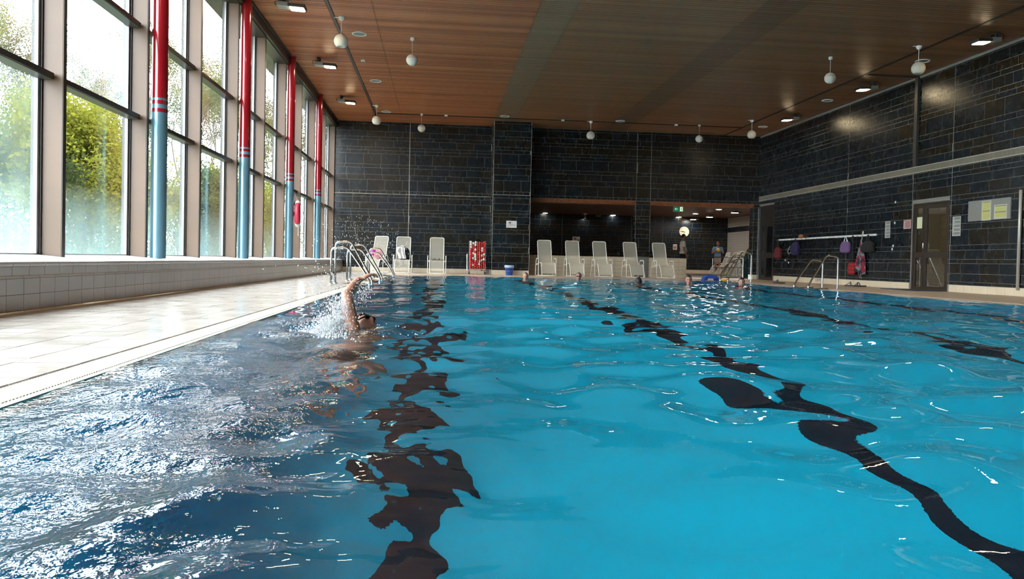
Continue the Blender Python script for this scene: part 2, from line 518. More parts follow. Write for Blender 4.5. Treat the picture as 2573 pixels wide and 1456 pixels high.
# ceiling of timber slats, with black slots for the cables
ceil_ = MB().box(XL-.02, XR+.1, YF, YB+.1, CH+.05, CH+.12)
ceil_ = tag(ceil_.build('ceiling', M['black']), 'slatted red brown timber ceiling with dark slots', 'ceiling', kind='structure')
SLX = (-2.215, -2.145); SRX = (10.38, 10.47); SBY = (25.44, 25.53)
mid, side = [], []
y = YF; rows = []
while y < YB-.05:
    rows.append(y); y += .1
for y in sorted(rows, key=lambda q: abs(q-17)):
    a, b = y+.008, min(y+.092, YB)
    inslot = SBY[0]-.1 < y < SBY[1]
    dz = rng.uniform(0, .003)
    if not inslot:
        mid.append((SLX[1]+.004, -1.342, a, b, CH-dz, CH+.03)); mid.append((-1.334, 1.796, a, b, CH-dz, CH+.03))
        side.append((1.804, 2.50, a, b, CH-dz-.002, CH+.03)); side.append((2.508, 5.85, a, b, CH-dz, CH+.03))
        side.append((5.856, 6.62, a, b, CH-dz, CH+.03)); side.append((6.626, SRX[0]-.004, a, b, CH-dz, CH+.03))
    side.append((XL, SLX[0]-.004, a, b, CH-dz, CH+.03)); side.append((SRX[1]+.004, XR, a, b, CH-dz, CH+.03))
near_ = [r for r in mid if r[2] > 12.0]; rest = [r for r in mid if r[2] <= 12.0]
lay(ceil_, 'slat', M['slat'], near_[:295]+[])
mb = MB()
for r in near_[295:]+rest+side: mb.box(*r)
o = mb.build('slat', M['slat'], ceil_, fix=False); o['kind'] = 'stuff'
MB().box(SLX[0]+.008, SLX[1]-.008, YF, SBY[1], CH-.012, CH+.03).build('cable_slot', M['track'], ceil_)

# wall heads over the windows
whead = empty('trim_2', (0,0,0), kind='structure'); tag(whead, 'black fascia and grey soffit over the windows', 'window head')
MB().box(XL-.06, XL, YF, YB, 5.09, CH+.1).build('fascia', M['mdark'], whead)
MB().box(XL-.005, XL+.05, YF, YB, CH-.05, CH-.006).build('edge_strip', M['mdark'], whead)
MB().box(-4.02, XL-.06, YF, YB, 5.07, 5.12).build('soffit', M['soffit'], whead)
MB().box(-4.30, -3.98, YF, YB, 5.10, 6.0).build('fascia', M['mdark'], whead)

# window wall: mullions, transoms, panes
MY0, MST = 7.87, 2.135
ks = list(range(-6, 10))
for n_, k in enumerate(ks):
    y = MY0 + k*MST
    t_ = empty('trim_%d' % (n_+3), (0, y, 0), kind='structure')
    tag(t_, 'brown anodised mullion of the window wall', 'mullion', 'mullions of the window wall')
    MB().box(-3.88, -3.695, -.03, .03, .44, 5.07, .004).build('cover', M['mullion'], t_)
    MB().box(-3.694, -3.688, -.032, .032, .44, 5.07).build('front_strip', M['mdark'], t_)
    MB().box(-3.98, -3.88, -.05, .05, .44, 5.09).build('frame', M['mdark'], t_)
MIST = {0: ((.045,.10),(.012,0),(.004,0)), 1: ((.0,.09),(.085,0),(.03,0)), 2: ((.03,.10),(.03,0),(.012,0)), 3: ((.008,.10),(.012,0),(.004,0)), 4: ((.018,.10),(.012,0),(.008,0)), 5: ((.006,.08),(.008,0),(.004,0))}
for n_, k in enumerate(ks[:-1]):
    y0 = MY0 + k*MST + .05; y1 = MY0 + (k+1)*MST - .05
    w = empty('window_%d' % (n_+1), (-3.93, (y0+y1)/2, .46), kind='structure')
    tag(w, 'tall three part window with misted panes', 'window', 'bays of the window wall')
    L = (y1-y0)/2
    dk = MB(); bd = MB()
    for z in (2.215, 3.36):
        MB().box(.0, .165, -L, L, z-.46-.028, z-.46+.028, .003).build('transom', M['mdark'], w)
        MB().box(.015, .150, -L, L, z-.46-.034, z-.46-.0285).build('transom_underside', M['soffit'], w)
    for s_ in (-1, 1):
        bd.box(.0, .03, s_*L-.035 if s_ > 0 else -L, L if s_ > 0 else -L+.035, 0, 4.62)
    bd.box(.0, .03, -L, L, -.01, .02)
    bd.build('frame', M['frame'], w)
    mist = MIST.get(k+1, ((.014,.09),(.02,0),(.015,0)))
    for (za, zb), (r_, g_) in zip(((.02, 1.72), (1.79, 2.87), (2.93, 4.62)), mist):
        p = MB().box(-.004, .004, -L+.035, L-.035, za, zb).build('pane', M['glass'], w)
        p.color = (r_, g_, 0, 1)

# bench along the windows
bench = empty('bench', (0, 0, 0), kind='structure'); tag(bench, 'long white tiled heated bench under the windows', 'bench')
mb = MB()
mb.prism([(-3.98,.30),(-3.40,.30),(-3.40,.405),(-3.385,.412),(-3.40,.421),(-3.98,.476)], YF, YB, 'y')
mb.build('top', M['sill'], bench)
MB().box(-3.98, -3.378, YF, YB, -.05, .30).build('core', M['dirt_joint'], bench)
low, up = [], []
y = 4.0
while y < YB-.05:
    for z0, z1 in ((.018, .146), (.149, .277)): low.append((-3.386, -3.36, y+.003, y+.249, z0, z1))
    up.append((-3.402, -3.374, y+.11, y+.356, .30, .373))
    y += .252
low.sort(key=lambda r: r[2]); up.sort(key=lambda r: r[2])
lay(bench, 'tile', M['white_tile'], low + up)
mb = MB(); mb2 = MB()
y = 4.0
while y < YB-.05:
    mb.prism([(-3.388,.28),(-3.36,.28),(-3.362,.296),(-3.372,.304),(-3.388,.305)], y+.003, y+.249, 'y')
    mb.prism([(-3.40,.376),(-3.371,.376),(-3.366,.395),(-3.372,.412),(-3.40,.419)], y+.113, y+.359, 'y')
    mb2.prism([(-3.386,.0),(-3.325,.0),(-3.345,.004),(-3.357,.015),(-3.386,.015)], y+.003, y+.249, 'y')
    y += .252
o = mb.build('lip_tile', M['white_tile'], bench); o['kind'] = 'stuff'
o = mb2.build('cove_tile', M['deck'], bench); o['kind'] = 'stuff'

# ------------------------------------------------------------------ slate walls
ROWS_UP = [.08,.25,.195,.116,.246,.109,.123,.371,.125,.239,.186,.378,.114]
ROWS_LO = [.11,.197,.232,.105,.116,.244,.197,.14,.348,.116,.21,.093,.232,.186,.08]
def rows_from(z, rows, z_end):
    out = []
    for h in rows:
        if z-h < z_end-.001:
            if z-z_end > .03: out.append((z, z_end))
            break
        out.append((z, z-h)); z -= h
    return out
def course(a, b, w, off, minw=.03):
    out = []; x = a - w + (off % w)
    while x < b:
        x0, x1 = max(a, x), min(b, x+w)
        if x1-x0 > minw: out.append((x0, x1))
        x += w
    return out
ALLROWS = rows_from(CH, ROWS_UP+ROWS_LO, .17)
def slate_rects(a, b, z0, z1, w, seed, plane, face, depth=.012, joint=.008, holes=()):
    """rectangles of one slate field; plane 'x' (wall along Y at X=face) or 'y'"""
    r = random.Random(seed); out = []
    for (zt, zb) in ALLROWS:
        off = r.uniform(0, w)
        zt_, zb_ = min(zt, z1), max(zb, z0)
        if zt_-zb_ < .02: continue
        ww = w*.38 if abs((zt-zb)-.114) < .001 else w
        for (p, q) in course(a, b, ww, off):
            bad = False
            for (ha, hb, hz0, hz1) in holes:
                if p < hb and q > ha and zb_ < hz1 and zt_ > hz0: bad = True
            if bad:
                # cut the piece at the opening
                cuts = [(p, q)]
                for (ha, hb, hz0, hz1) in holes:
                    if zb_ < hz1-.01 and zt_ > hz0+.01:
                        nc = []
                        for (c0, c1) in cuts:
                            if c1 <= ha or c0 >= hb: nc.append((c0, c1)); continue
                            if c0 < ha: nc.append((c0, ha))
                            if c1 > hb: nc.append((hb, c1))
                        cuts = nc
            else: cuts = [(p, q)]
            for (c0, c1) in cuts:
                if c1-c0 < .02: continue
                e = r.uniform(0, .0016)
                if plane == 'y': out.append((c0+joint/2, c1-joint/2, face-depth-e, face+.002, zb_+joint/2, zt_-joint/2))
                elif plane == 'x': out.append((face-depth-e, face+.002, c0+joint/2, c1-joint/2, zb_+joint/2, zt_-joint/2))
                else: out.append((face-.002, face+depth+e, c0+joint/2, c1-joint/2, zb_+joint/2, zt_-joint/2))
    return out
def wall(name, mbs, label, cat='wall', m=None):
    return tag(mbs.build(name, m or M['grout']), label, cat, kind='structure')
def skirt(parent, rects, m): lay(parent, 'skirting_tile', m, rects)

PIL = (1.83, 3.13, 26.06)
wb = wall('wall_back', MB().box(-4.0, PIL[0]+.05, YB-.0100, YB+.35, -.2, CH+.1), 'dark slate tiled back wall beside the windows')
lay(wb, 'tile', M['slate'], slate_rects(-3.70, -1.09, .165, CH, .617, 3, 'y', YB) + slate_rects(-1.075, PIL[0], .165, CH, .617, 4, 'y', YB))
skirt(wb, [(-3.36+i*.25+.002, -3.36+i*.25+.248, YB-.014, YB+.002, .003, .163) for i in range(20)], M['cream_tile'])
MB().box(-1.089, -1.076, YB-.013, YB+.004, .165, CH).build('joint_strip', M['grout_l'], wb)
MB().box(-3.70, PIL[0], YB-.0135, YB+.004, 2.763, 2.777).build('joint_strip', M['grout_l'], wb)
MB().box(-3.98, -3.70, YB-.05, YB+.004, .44, CH).build('end_post', M['mdark'], wb)

pl = wall('wall_pillar', MB().box(PIL[0]+.002, PIL[1]-.002, PIL[2]-.0100, YB+.3, -.2, CH+.1), 'slate clad pillar standing out of the back wall', 'pillar')
lay(pl, 'tile', M['slate'], slate_rects(PIL[0]+.006, PIL[1]-.006, .165, CH, .60, 9, 'y', PIL[2]) + slate_rects(PIL[2], YB, .165, CH, .60, 10, 'x', PIL[0]+.012))
skirt(pl, [(PIL[0]+i*.26+.002, PIL[0]+i*.26+.258, PIL[2]-.014, PIL[2]+.004, .003, .163) for i in range(5)] + [(PIL[0]-.003, PIL[0]+.014, PIL[2]+i*.26+.002, PIL[2]+i*.26+.258, .003, .163) for i in range(4)], M['cream_tile'])
for x in (PIL[0]-.002, PIL[1]-.006): MB().box(x, x+.008, PIL[2]-.0145, PIL[2]+.006, .165, CH).build('joint_strip', M['grout_l'], pl)
MB().box(PIL[0], PIL[1], PIL[2]-.015, PIL[2]+.004, 2.763, 2.775).build('joint_strip', M['grout_l'], pl)

PR = (7.15, 7.69)        # pier between the two openings
PE = (11.62, XR)         # end pier at the right wall
wr = wall('wall_back_upper', MB().box(PIL[1]-.02, XR+.1, YB-.0100, YB+.35, 2.79, CH+.1), 'dark slate wall above the two openings to the hall behind')
lay(wr, 'tile', M['slate'], slate_rects(PIL[1], PR[0], 2.79, CH, .59, 21, 'y', YB) + slate_rects(PR[0]+.01, PR[1]-.01, 2.79, CH, .6, 22, 'y', YB) + slate_rects(PR[1], XR, 2.79, CH, .61, 23, 'y', YB))
for x in PR: MB().box(x-.006, x+.006, YB-.0135, YB+.004, .68, CH).build('joint_strip', M['grout'], wr)
pr = wall('wall_pier', MB().box(PR[0]+.002, PR[1]-.002, YB-.0100, YB+.34, -.1, 2.79), 'narrow slate pier between the two openings', 'pillar')
lay(pr, 'tile', M['slate'], slate_rects(PR[0], PR[1], .73, 2.79, .6, 31, 'y', YB) + slate_rects(YB, YB+.34, .73, 2.79, .4, 32, 'x', PR[0]+.012))
pe = wall('wall_end_pier', MB().box(PE[0]+.002, PE[1], YB-.0100, YB+.34, -.1, 2.79), 'slate end pier at the right of the wide opening', 'pillar')
lay(pe, 'tile', M['slate'], slate_rects(PE[0], PE[1]-.01, .165, 2.79, .6, 33, 'y', YB) + slate_rects(YB, YB+.34, .0, 2.79, .4, 34, 'x', PE[0]+.012))
MB().box(PE[0], PE[1], YB-.014, YB+.004, .003, .163).build('skirting_tile', M['cream_tile'], pe)
MB().box(XR-.035, XR-.005, YB-.04, YB-.015, .0, 2.62).build('corner_rail', M['steel_d'], pe)

wood = mat('lintel timber', (.20,.062,.022), .4, noise=.35, nscale=12)
lin = empty('trim_40', (0,0,0), kind='structure'); tag(lin, 'red brown timber lintel boards over the openings', 'lintel')
for (a, b) in ((PIL[1], PR[0]), (PR[1], XR-.02)):
    MB().box(a, b, YB-.012, YB+.02, 2.69, 2.788).build('lintel_board', wood, lin)
    MB().box(a, b, YB+.02, YB+.34, 2.66, 2.69).build('lintel_soffit', wood, lin)
    MB().box(a, b, YB-.006, YB+.02, 2.645, 2.672).build('lintel_bead', wood, lin)
mb = MB()
x = PIL[1]
while x < PR[0]-.1: mb.box(x, x+.035, YB+.02, YB+.34, 2.63, 2.66); x += .06
o = mb.build('lintel_slat', wood, lin, fix=False); o['kind'] = 'stuff'

# right wall
D1 = (16.56, 17.93, 0, 2.14); D2 = (25.82, 27.02, 0, 2.70)
wright = wall('wall_right', MB().box(XR-.0105, XR+.3, YF, D1[0], -.2, CH+.1).box(XR-.0105, XR+.3, D1[1], D2[0], -.2, CH+.1).box(XR-.0105, XR+.3, D2[1], YB+.4, -.2, CH+.1)
      .box(XR-.0105, XR+.3, D1[0], D1[1], D1[3], CH+.1).box(XR-.0105, XR+.3, D2[0], D2[1], D2[3], CH+.1), 'dark slate tiled right wall with a pale band')
def right_rects(a, b, seed):
    up_ = slate_rects(a, b, 3.065, CH, .60, seed, 'x', XR)
    lo_ = slate_rects(a, b, .165, 2.905, .60, seed+1, 'x', XR, holes=[D1, D2])
    return up_+lo_
rr = right_rects(13.4, 16.5, 51) + right_rects(16.515, 17.95, 53) + right_rects(17.965, 21.0, 55) + right_rects(21.012, YB-.01, 57)
rr.sort(key=lambda r: r[2])
lay(wright, 'tile', M['slate'], rr)
mb = MB()
for r in slate_rects(YF, 13.4, .165, CH, .62, 61, 'x', XR): mb.box(*r)
o = mb.build('tile', M['slate'], wright, fix=False); o['kind'] = 'stuff'
for y in (16.507, 17.957, 21.006): MB().box(XR-.013, XR+.004, y-.005, y+.005, .165, CH).build('joint_strip', M['grout'], wright)
lay(wright, 'skirting_tile', M['cream_tile'], [(XR-.015, XR+.003, 9+i*.25+.002, 9+i*.25+.248, .003, .163) for i in range(72) if not (D1[0]-.2 < 9+i*.25 < D1[1]) and not (D2[0]-.2 < 9+i*.25 < D2[1])])
band = mat('grey band tile', (.15,.135,.105), .5, noise=.12, nscale=3)
bandt = mat('band edge', (.36,.33,.27), .5)
bt = empty('trim_41', (0,0,0), kind='structure'); tag(bt, 'pale tiled band running along the right wall', 'wall band')
MB().box(XR-.03, XR+.004, 4, YB-.01, 2.90, 2.922).box(XR-.03, XR+.004, 4, YB-.01, 3.048, 3.066).build('band_edge', bandt, bt)
MB().box(XR-.016, XR+.004, 4, YB-.01, 2.92, 3.05).build('backing', M['grout'], bt)
lay(bt, 'tile', band, [(XR-.024, XR-.01, 10+i*.125+.002, 10+i*.125+.122, 2.924, 3.046) for i in range(136)])
MB().box(XR-.03, XR-.004, YF, YB-.02, CH-.055, CH+.01).build('trim_42', M['grey'])
tag(bpy.data.objects['trim_42'], 'dark cornice strip at the top of the right wall', 'cornice', kind='structure')
wf = wall('wall_front', MB().box(-4.3, XR+.3, YF-.3, YF, -.2, CH+.1), 'dark wall behind the viewer', m=M['slate'])
ro = tag(MB().box(-4.5, XR+.4, YF-.4, YB+.4, CH+.12, CH+.2).build('roof', M['black']), 'flat roof above the timber ceiling', 'roof', kind='structure')

# second hall
hall_ceil = mat('hall ceiling boards', (.13,.062,.045), .5, noise=.15, nscale=3)
wh = wall('wall_hall_back', MB().box(2.6, X2+.3, Y2-.012, Y2+.3, -.2, H2+.2), 'slate wall at the far end of the hall behind')
hr = []
r_ = random.Random(77)
for (zt, zb) in rows_from(H2, [.36,.30,.2,.12,.3,.19,.13,.32,.13,.36,.16,.3,.2,.3], .16):
    for (p, q) in course(3.0, X2, .60, r_.uniform(0, .6)): hr.append((p+.004, q-.004, Y2-.014, Y2+.002, zb+.004, zt-.004))
lay(wh, 'tile', M['slate_far'], hr)
for x in (7.55, 11.9, 13.9): MB().box(x-.01, x+.01, Y2-.0155, Y2+.003, .1, H2).build('joint_strip', M['grout'], wh)
MB().box(3, X2, Y2-.02, Y2+.003, 0, .16).build('skirting_tile', M['cream_tile'], wh)
wl = wall('wall_hall_left', MB().box(2.6, 3.13, YB+.3, Y2, -.2, H2+.2), 'slate side wall of the hall behind', m=M['slate_far'])
wx = wall('wall_hall_right', MB().box(X2, X2+.3, YB+.3, Y2+.3, -.2, H2+.2), 'white tiled side wall of the hall behind', m=M['dirt_joint'])
wt = mat('hall white tile', (.46,.43,.38), .25, noise=.05)
lay(wx, 'tile', wt, [(X2-.02, X2+.002, 38.0+i*.3+.004, 38.0+i*.3+.296, j*.15+.004, j*.15+.146) for i in range(27) for j in range(23) if j not in (17, 18)])
MB().box(X2-.024, X2+.002, 38, Y2, 17*.15+.005, 19*.15-.005).build('dark_band', M['slate_far'], wx)
tag(MB().box(2.6, X2+.2, YB+.3, Y2+.2, H2, H2+.1).build('ceiling_hall', hall_ceil), 'brown boarded ceiling of the hall behind', 'ceiling', kind='structure')
tag(MB().box(3.13, X2, YB+.34, Y2, -.2, -.003).build('floor_hall', mat('hall floor tile', (.50,.36,.25), .35, noise=.08)), 'beige tiled floor of the hall behind', 'floor', kind='structure')
tag(MB().box(XR+.3, X2+.3, YB-.1, YB+.35, -.2, H2+.2).build('wall_hall_front', M['slate_far']), 'slate return wall of the hall behind', 'wall', kind='structure')
# low cream wall in the openings
lw = tag(MB().box(3.13, 9.10, YB+.02, YB+.27, -.01, .70).build('low_wall', M['dirt_joint']), 'low cream tiled wall under the openings behind the loungers', 'wall', kind='structure')
lwt = []
for j in range(5):
    for i in range(20):
        x0 = 3.14+i*.299
        if x0 < 9.08: lwt.append((x0+.003, min(x0+.296, 9.10), YB-.004, YB+.024, j*.14+.003, j*.14+.137))
lay(lw, 'tile', M['cream_tile'], lwt)
MB().box(3.13, 9.115, YB-.006, YB+.28, .70, .722, .004).build('coping', M['cream_tile'], lw)
MB().box(9.095, 9.11, YB-.004, YB+.27, .003, .70).build('end_tile', M['cream_tile'], lw)
# ------------------------------------------------------------------ outside: lawn, shrubs, trees
lawn = mat('lawn with fallen leaves', (.07,.085,.02), .9, noise=.5, nscale=2.5)
tag(MB().grid(lambda u, v: (-4.4-60*u, -20+140*v, -.35 + 2.2*u*u + .25*math.sin(9*v)*u), 14, 30).build('ground_outside', lawn), 'grassy ground outside the windows', 'ground', kind='structure')
bark = mat('bark', (.05,.04,.03), .9, noise=.3, nscale=6)
CNT = ('first','second','third','fourth','fifth','sixth','seventh','eighth','ninth','tenth','eleventh','twelfth','thirteenth','fourteenth')
LEAF = [leaf_mat('yellow green leaves', (.060,.075,.012), (.115,.12,.016), (.18,.155,.025)),
        leaf_mat('green leaves', (.022,.034,.014), (.045,.055,.020), (.075,.075,.03)),
        leaf_mat('autumn leaves', (.05,.046,.022), (.08,.066,.03), (.12,.075,.038))]
def leaf_mesh(name, centers, spread, n, size, seed):
    r = np.random.default_rng(seed)
    c = np.asarray(centers)[r.integers(0, len(centers), n)]
    p = c + r.normal(0, 1, (n, 3))*spread*r.uniform(.3, 1.1, (n, 1))
    a = r.normal(0, 1, (n, 3)); a /= np.linalg.norm(a, axis=1)[:, None]
    b = np.cross(a, r.normal(0, 1, (n, 3))); b /= np.linalg.norm(b, axis=1)[:, None]
    s = (size*r.uniform(.6, 1.3, n))[:, None]
    nn = np.cross(a, b)
    v = np.stack([p-a*s, p+b*s*.55+nn*s*.12, p+a*s, p-b*s*.55+nn*s*.12], 1).reshape(-1, 3).astype(np.float32)
    me = bpy.data.meshes.new(name)
    me.vertices.add(len(v)); me.vertices.foreach_set('co', v.ravel())
    me.loops.add(len(v)); me.loops.foreach_set('vertex_index', np.arange(len(v), dtype=np.int32))
    me.polygons.add(n); me.polygons.foreach_set('loop_start', np.arange(0, len(v), 4, dtype=np.int32))
    me.update(calc_edges=True)
    return me
def grow(seed, height, radius, trunk, depth, up=.35):
    """branches as tubes; returns the wood and the tips"""
    r = random.Random(seed); mb = MB(); tips = []
    def go(p, d, ln_, rad, lev):
        pts = [p]; q = p.copy(); dd = d.copy()
        for i in range(3):
            dd = (dd + Vector((r.uniform(-.22,.22), r.uniform(-.22,.22), r.uniform(-.05,.2)))).normalized()
            q = q + dd*ln_/3; pts.append(q.copy())
        mb.tube(pts, [rad, rad*.85, rad*.7, rad*.5], n=5 if lev < 2 else 4, cap=False)
        if lev >= depth:
            tips.append(q[:]); tips.append(pts[2][:]); return
        for i in range(r.choice((2, 3, 3))):
            az = r.uniform(0, 2*PI); el = r.uniform(.1, .9)
            nd = (Vector((math.cos(az)*math.cos(el), math.sin(az)*math.cos(el), math.sin(el)*.8+up)) + dd*.6).normalized()
            go(pts[r.choice((2, 3, 3))], nd, ln_*r.uniform(.6, .85), rad*.55, lev+1)
    for k in range(trunk):
        d = Vector((r.uniform(-.5,.5)*(trunk > 1), r.uniform(-.5,.5)*(trunk > 1), 1)).normalized()
        go(Vector((r.uniform(-.3,.3)*(trunk > 1), r.uniform(-.3,.3)*(trunk > 1), 0)), d, height*.36, .011*height+.02, 0)
    return mb, tips
LEAF.append(leaf_mat('pale tree leaves', (.04,.046,.016), (.07,.074,.022), (.10,.09,.03)))
PROTO = []
for (seed, hgt, trk, dep, n, spread, size, kind) in ((1, 4.4, 5, 3, 30000, .34, .050, 'shrub'), (2, 4.8, 4, 3, 30000, .36, .050, 'shrub'),
                                          (3, 11.0, 1, 5, 22000, .34, .052, 'tree'), (4, 12.5, 1, 5, 18000, .40, .052, 'tree'), (5, 10.0, 2, 4, 10000, .40, .078, 'tree')):
    wood_, tips = grow(seed, hgt, 2.0, trk, dep)
    if kind == 'shrub':
        r = random.Random(seed)
        tips = [t for t in tips] + [(r.gauss(0,.9), r.gauss(0,.9), r.uniform(.3, hgt*.62)) for _ in range(90)]
    PROTO.append((wood_.mesh(kind), leaf_mesh('foliage', tips, spread, n, size, seed)))
    PROTO[-1][0].materials.append(bark)
def plant(i, x, y, s, rz, leaf, label, group, tname):
    z = -.35 + 2.2*((-4.4-x)/60)**2
    root = empty(tname, (x, y, z-.05), rz, label, 'shrub' if tname == 'shrub' else 'tree', group)
    root.scale = (s, s, s)
    w_, l_ = PROTO[i]
    link('trunk', w_, None, root)
    key = (i, leaf)
    if key not in LEAFME:
        me = l_.copy(); me.materials.clear(); me.materials.append(LEAF[leaf]); LEAFME[key] = me
    tag(link('foliage', LEAFME[key], None, root), kind='stuff')
LEAFME = {}
r = random.Random(21)
for j, y in enumerate((12.2, 15.2, 18.6, 21.5, 24.8, 28.5, 32.5, 37, 42, 48, 55)):
    plant(j % 2, -8.6 - .5*(j % 3) - .05*y, y, r.uniform(.88, 1.12), r.uniform(0, 6), (0, 0, 1, 0, 2, 0, 1, 0, 2, 0, 0)[j], '%s shrub outside, %s along the windows counted from the viewer' % (('yellow green','dark green','russet')[(0, 0, 1, 0, 2, 0, 1, 0, 2, 0, 0)[j]], ('first','second','third','fourth','fifth','sixth','seventh','eighth','ninth','tenth','eleventh')[j]), 'shrubs outside the windows', 'shrub')
for j, (x, y, s, i, lf) in enumerate(((-13.5,19.0,.60,2,0),(-15,24,.70,3,1),(-12.8,28.5,.64,4,0),(-16.5,33,.86,2,2),(-13.8,39,.95,3,0),(-17,45,1.05,4,1),(-14.5,52,1.1,2,0),(-18,60,1.2,3,2),(-15,70,1.3,4,0),(-20,82,1.5,2,1),(-22,28,1.05,4,1),(-24,40,1.2,2,0),(-12,15,.50,4,1),(-17,16.5,.64,3,1))):
    plant(i, x, y, s, r.uniform(0, 6), (3, 1, 2)[lf], 'tall thin %s tree, %s of the trees planted beyond the shrubs' % (('yellow green','green','autumn coloured')[lf], CNT[j]), 'trees outside the windows', 'tree')

# ------------------------------------------------------------------ columns
COLY = [10.13 + 4.27*k for k in range(-3, 4)]
def column():
    root = empty('pillar_column', (0,0,0), kind='structure')
    tag(root, 'round steel column painted light blue below and red above', 'column', 'round columns by the windows')
    rad = .097
    def seg(nm, m, z0, z1, r_=rad, n=28):
        MB().lathe([(r_, z0), (r_, z1)], n).build(nm, m, root, fix=False)
    seg('blue_shaft', M['blue'], .44, 2.304); seg('red_ring', M['red'], 2.304, 2.352, rad+.0015)
    seg('blue_ring', M['blue'], 2.352, 2.406); seg('red_ring', M['red'], 2.406, 2.455, rad+.0015)
    seg('blue_ring', M['blue'], 2.455, 2.484); seg('red_shaft', M['red'], 2.484, CH+.02)
    MB().lathe([(rad, CH-.03), (rad+.012, CH-.03), (rad+.012, CH+.02)], 28).build('collar', M['red'], root, fix=False)
    return root
c0 = column()
for i, y in enumerate(COLY):
    o = c0 if i == 0 else copy_tree(c0)
    o.location = (-3.594, y, 0)

# ------------------------------------------------------------------ lamps and fittings on the ceiling
lens_w = mat('warm lamp glass', (1,.95,.85), .3, emit=(1.0,.80,.48), estr=LAMP)
lens_c = mat('small lamp glass', (1,1,1), .3, emit=(1.0,.93,.78), estr=HALL)
lens_h = mat('hall flood glass', (1,1,1), .3, emit=(1.0,.97,.92), estr=HALL*2.2)
def flood(label, s, group):
    """s=+1: casing towards the windows, lens towards the pool"""
    root = empty('flood_light', (0,0,0), 0, label, 'flood light', group)
    MB().box(-.155, .155, -.135, .135, -.012, .055, .012).build('housing', M['dgrey'], root).location = (.0, 0, 0)
    MB().box(-.36, -.155, -.12, .12, -.010, .075, .01).build('casing', M['grey'], root)
    lens = MB(); pts = []
    for cx, cy, a0 in ((.13-.04, .115-.04, 0), (-.13+.04, .115-.04, PI/2), (-.13+.04, -.115+.04, PI), (.13-.04, -.115+.04, 1.5*PI)):
        for k in range(5):
            a = a0 + PI/2*k/4; pts.append((cx+.04*math.cos(a), cy+.04*math.sin(a)))
    lens.prism(pts, -.020, -.012).build('lens', lens_w, root)
    MB().box(-.31, -.24, -.12, .12, .15, .172).box(-.30, -.25, -.10, -.06, .06, .155).box(-.30, -.25, .06, .10, .06, .155).build('bracket', M['dgrey'], root)
    MB().tube(fillet([(-.36,.05,.03), (-.43,.08,.06), (-.44,.10,.12), (-.33,.09,.155)], .05), .006, 6).build('cable', M['black'], root)
    return root
FL, FR = [], []
for i, y in enumerate(COLY):
    if i < 2: continue
    vis = 'nearest the viewer, second, third'.split(', ')
    lab = {4: 'left flood light nearest the viewer, near the top edge', 5: 'middle one of the three left flood lights', 6: 'left flood light farthest from the viewer near the back wall'}.get(i, 'left flood light above the water out of view')
    f = flood(lab, 1, 'flood lights along the windows'); f.location = (-2.70, y+.08, 5.11); f.rotation_euler = (0, .05, 0)
    if i < 4: f['label'] = ('', '', 'left flood light above the water close to the viewer, over the top edge', 'left flood light over the top edge next to the nearest one in view')[i]
    lab = {4: 'right flood light nearest the viewer with a warm glow', 5: 'middle one of the three right flood lights', 6: 'right flood light farthest from the viewer above the clothes rail'}.get(i, ('', '', 'right flood light above the water close to the viewer, over the top edge', 'right flood light over the top edge next to the nearest one in view', '')[min(i, 4)])
    f = flood(lab, -1, 'flood lights along the slate wall'); f.location = (10.80, y-.05, 5.11); f.rotation_euler = (0, .05, PI)

globe_w = mat('white globe', (.60,.56,.48), .45)
def globe(loc, label, open_):
    root = empty('globe_lamp' if open_ else 'globe_speaker', (loc[0], loc[1], CH), 0, label, 'pendant globe', 'white globes hanging from the ceiling')
    if open_:
        MB().lathe([(.0,-.075),(.03,-.07),(.055,-.045),(.063,0)], 18).build('cap', M['white'], root)
        R = .141
        prof = [(R*math.sin(a), -.48 + R*math.cos(a)) for a in [PI*.02 + (PI*.79)*k/16 for k in range(17)]]
        prof += [(prof[-1][0]-.006, prof[-1][1]+.002), (prof[-1][0]-.014, prof[-1][1]+.03), (.02, -.46)]
        MB().lathe(prof, 28).build('globe', globe_w, root)
        MB().tube([(0,0,-.07), (0,0,-.345)], .006, 6).build('cord', M['white'], root)
        MB().box(-.14, -.05, -.008, .008, -.02, -.004).build('wire', M['white'], root)
    else:
        MB().lathe([(.0,-.055),(.045,-.055),(.045,0)], 18).build('cap', M['white'], root)
        R = .124
        MB().ball((0,0,-.48), R, 28, 18).build('globe', globe_w, root)
        MB().lathe([(R-.002,-.474),(R+.004,-.474),(R+.004,-.467),(R-.002,-.467)], 28).build('seam_ring', M['white'], root)
        MB().tube([(0,0,-.05), (0,0,-.36)], .004, 6).build('cord', M['white'], root)
for loc, lab, op in (((-2.02,15.47),'large white globe over the left deck nearest the viewer',True), ((-.655,16.66),'closed white globe near the left slot',False),
      ((-2.02,24.18),'white open globe near the back wall at the left',True), ((-.64,25.29),'closed white globe in front of the left part of the back wall',False),
      ((5.07,25.43),'white open globe above the left opening',True), ((8.82,25.29),'closed white globe above the wide opening',False),
      ((10.18,24.1),'white open globe near the right back corner',True), ((8.80,16.54),'closed white globe below the middle right flood light',False),
      ((10.17,15.40),'large white open globe in front of the slate wall conduit',True)):
    globe(loc, lab, op)
grille = mat('grey grille', (.20,.20,.19), .5)
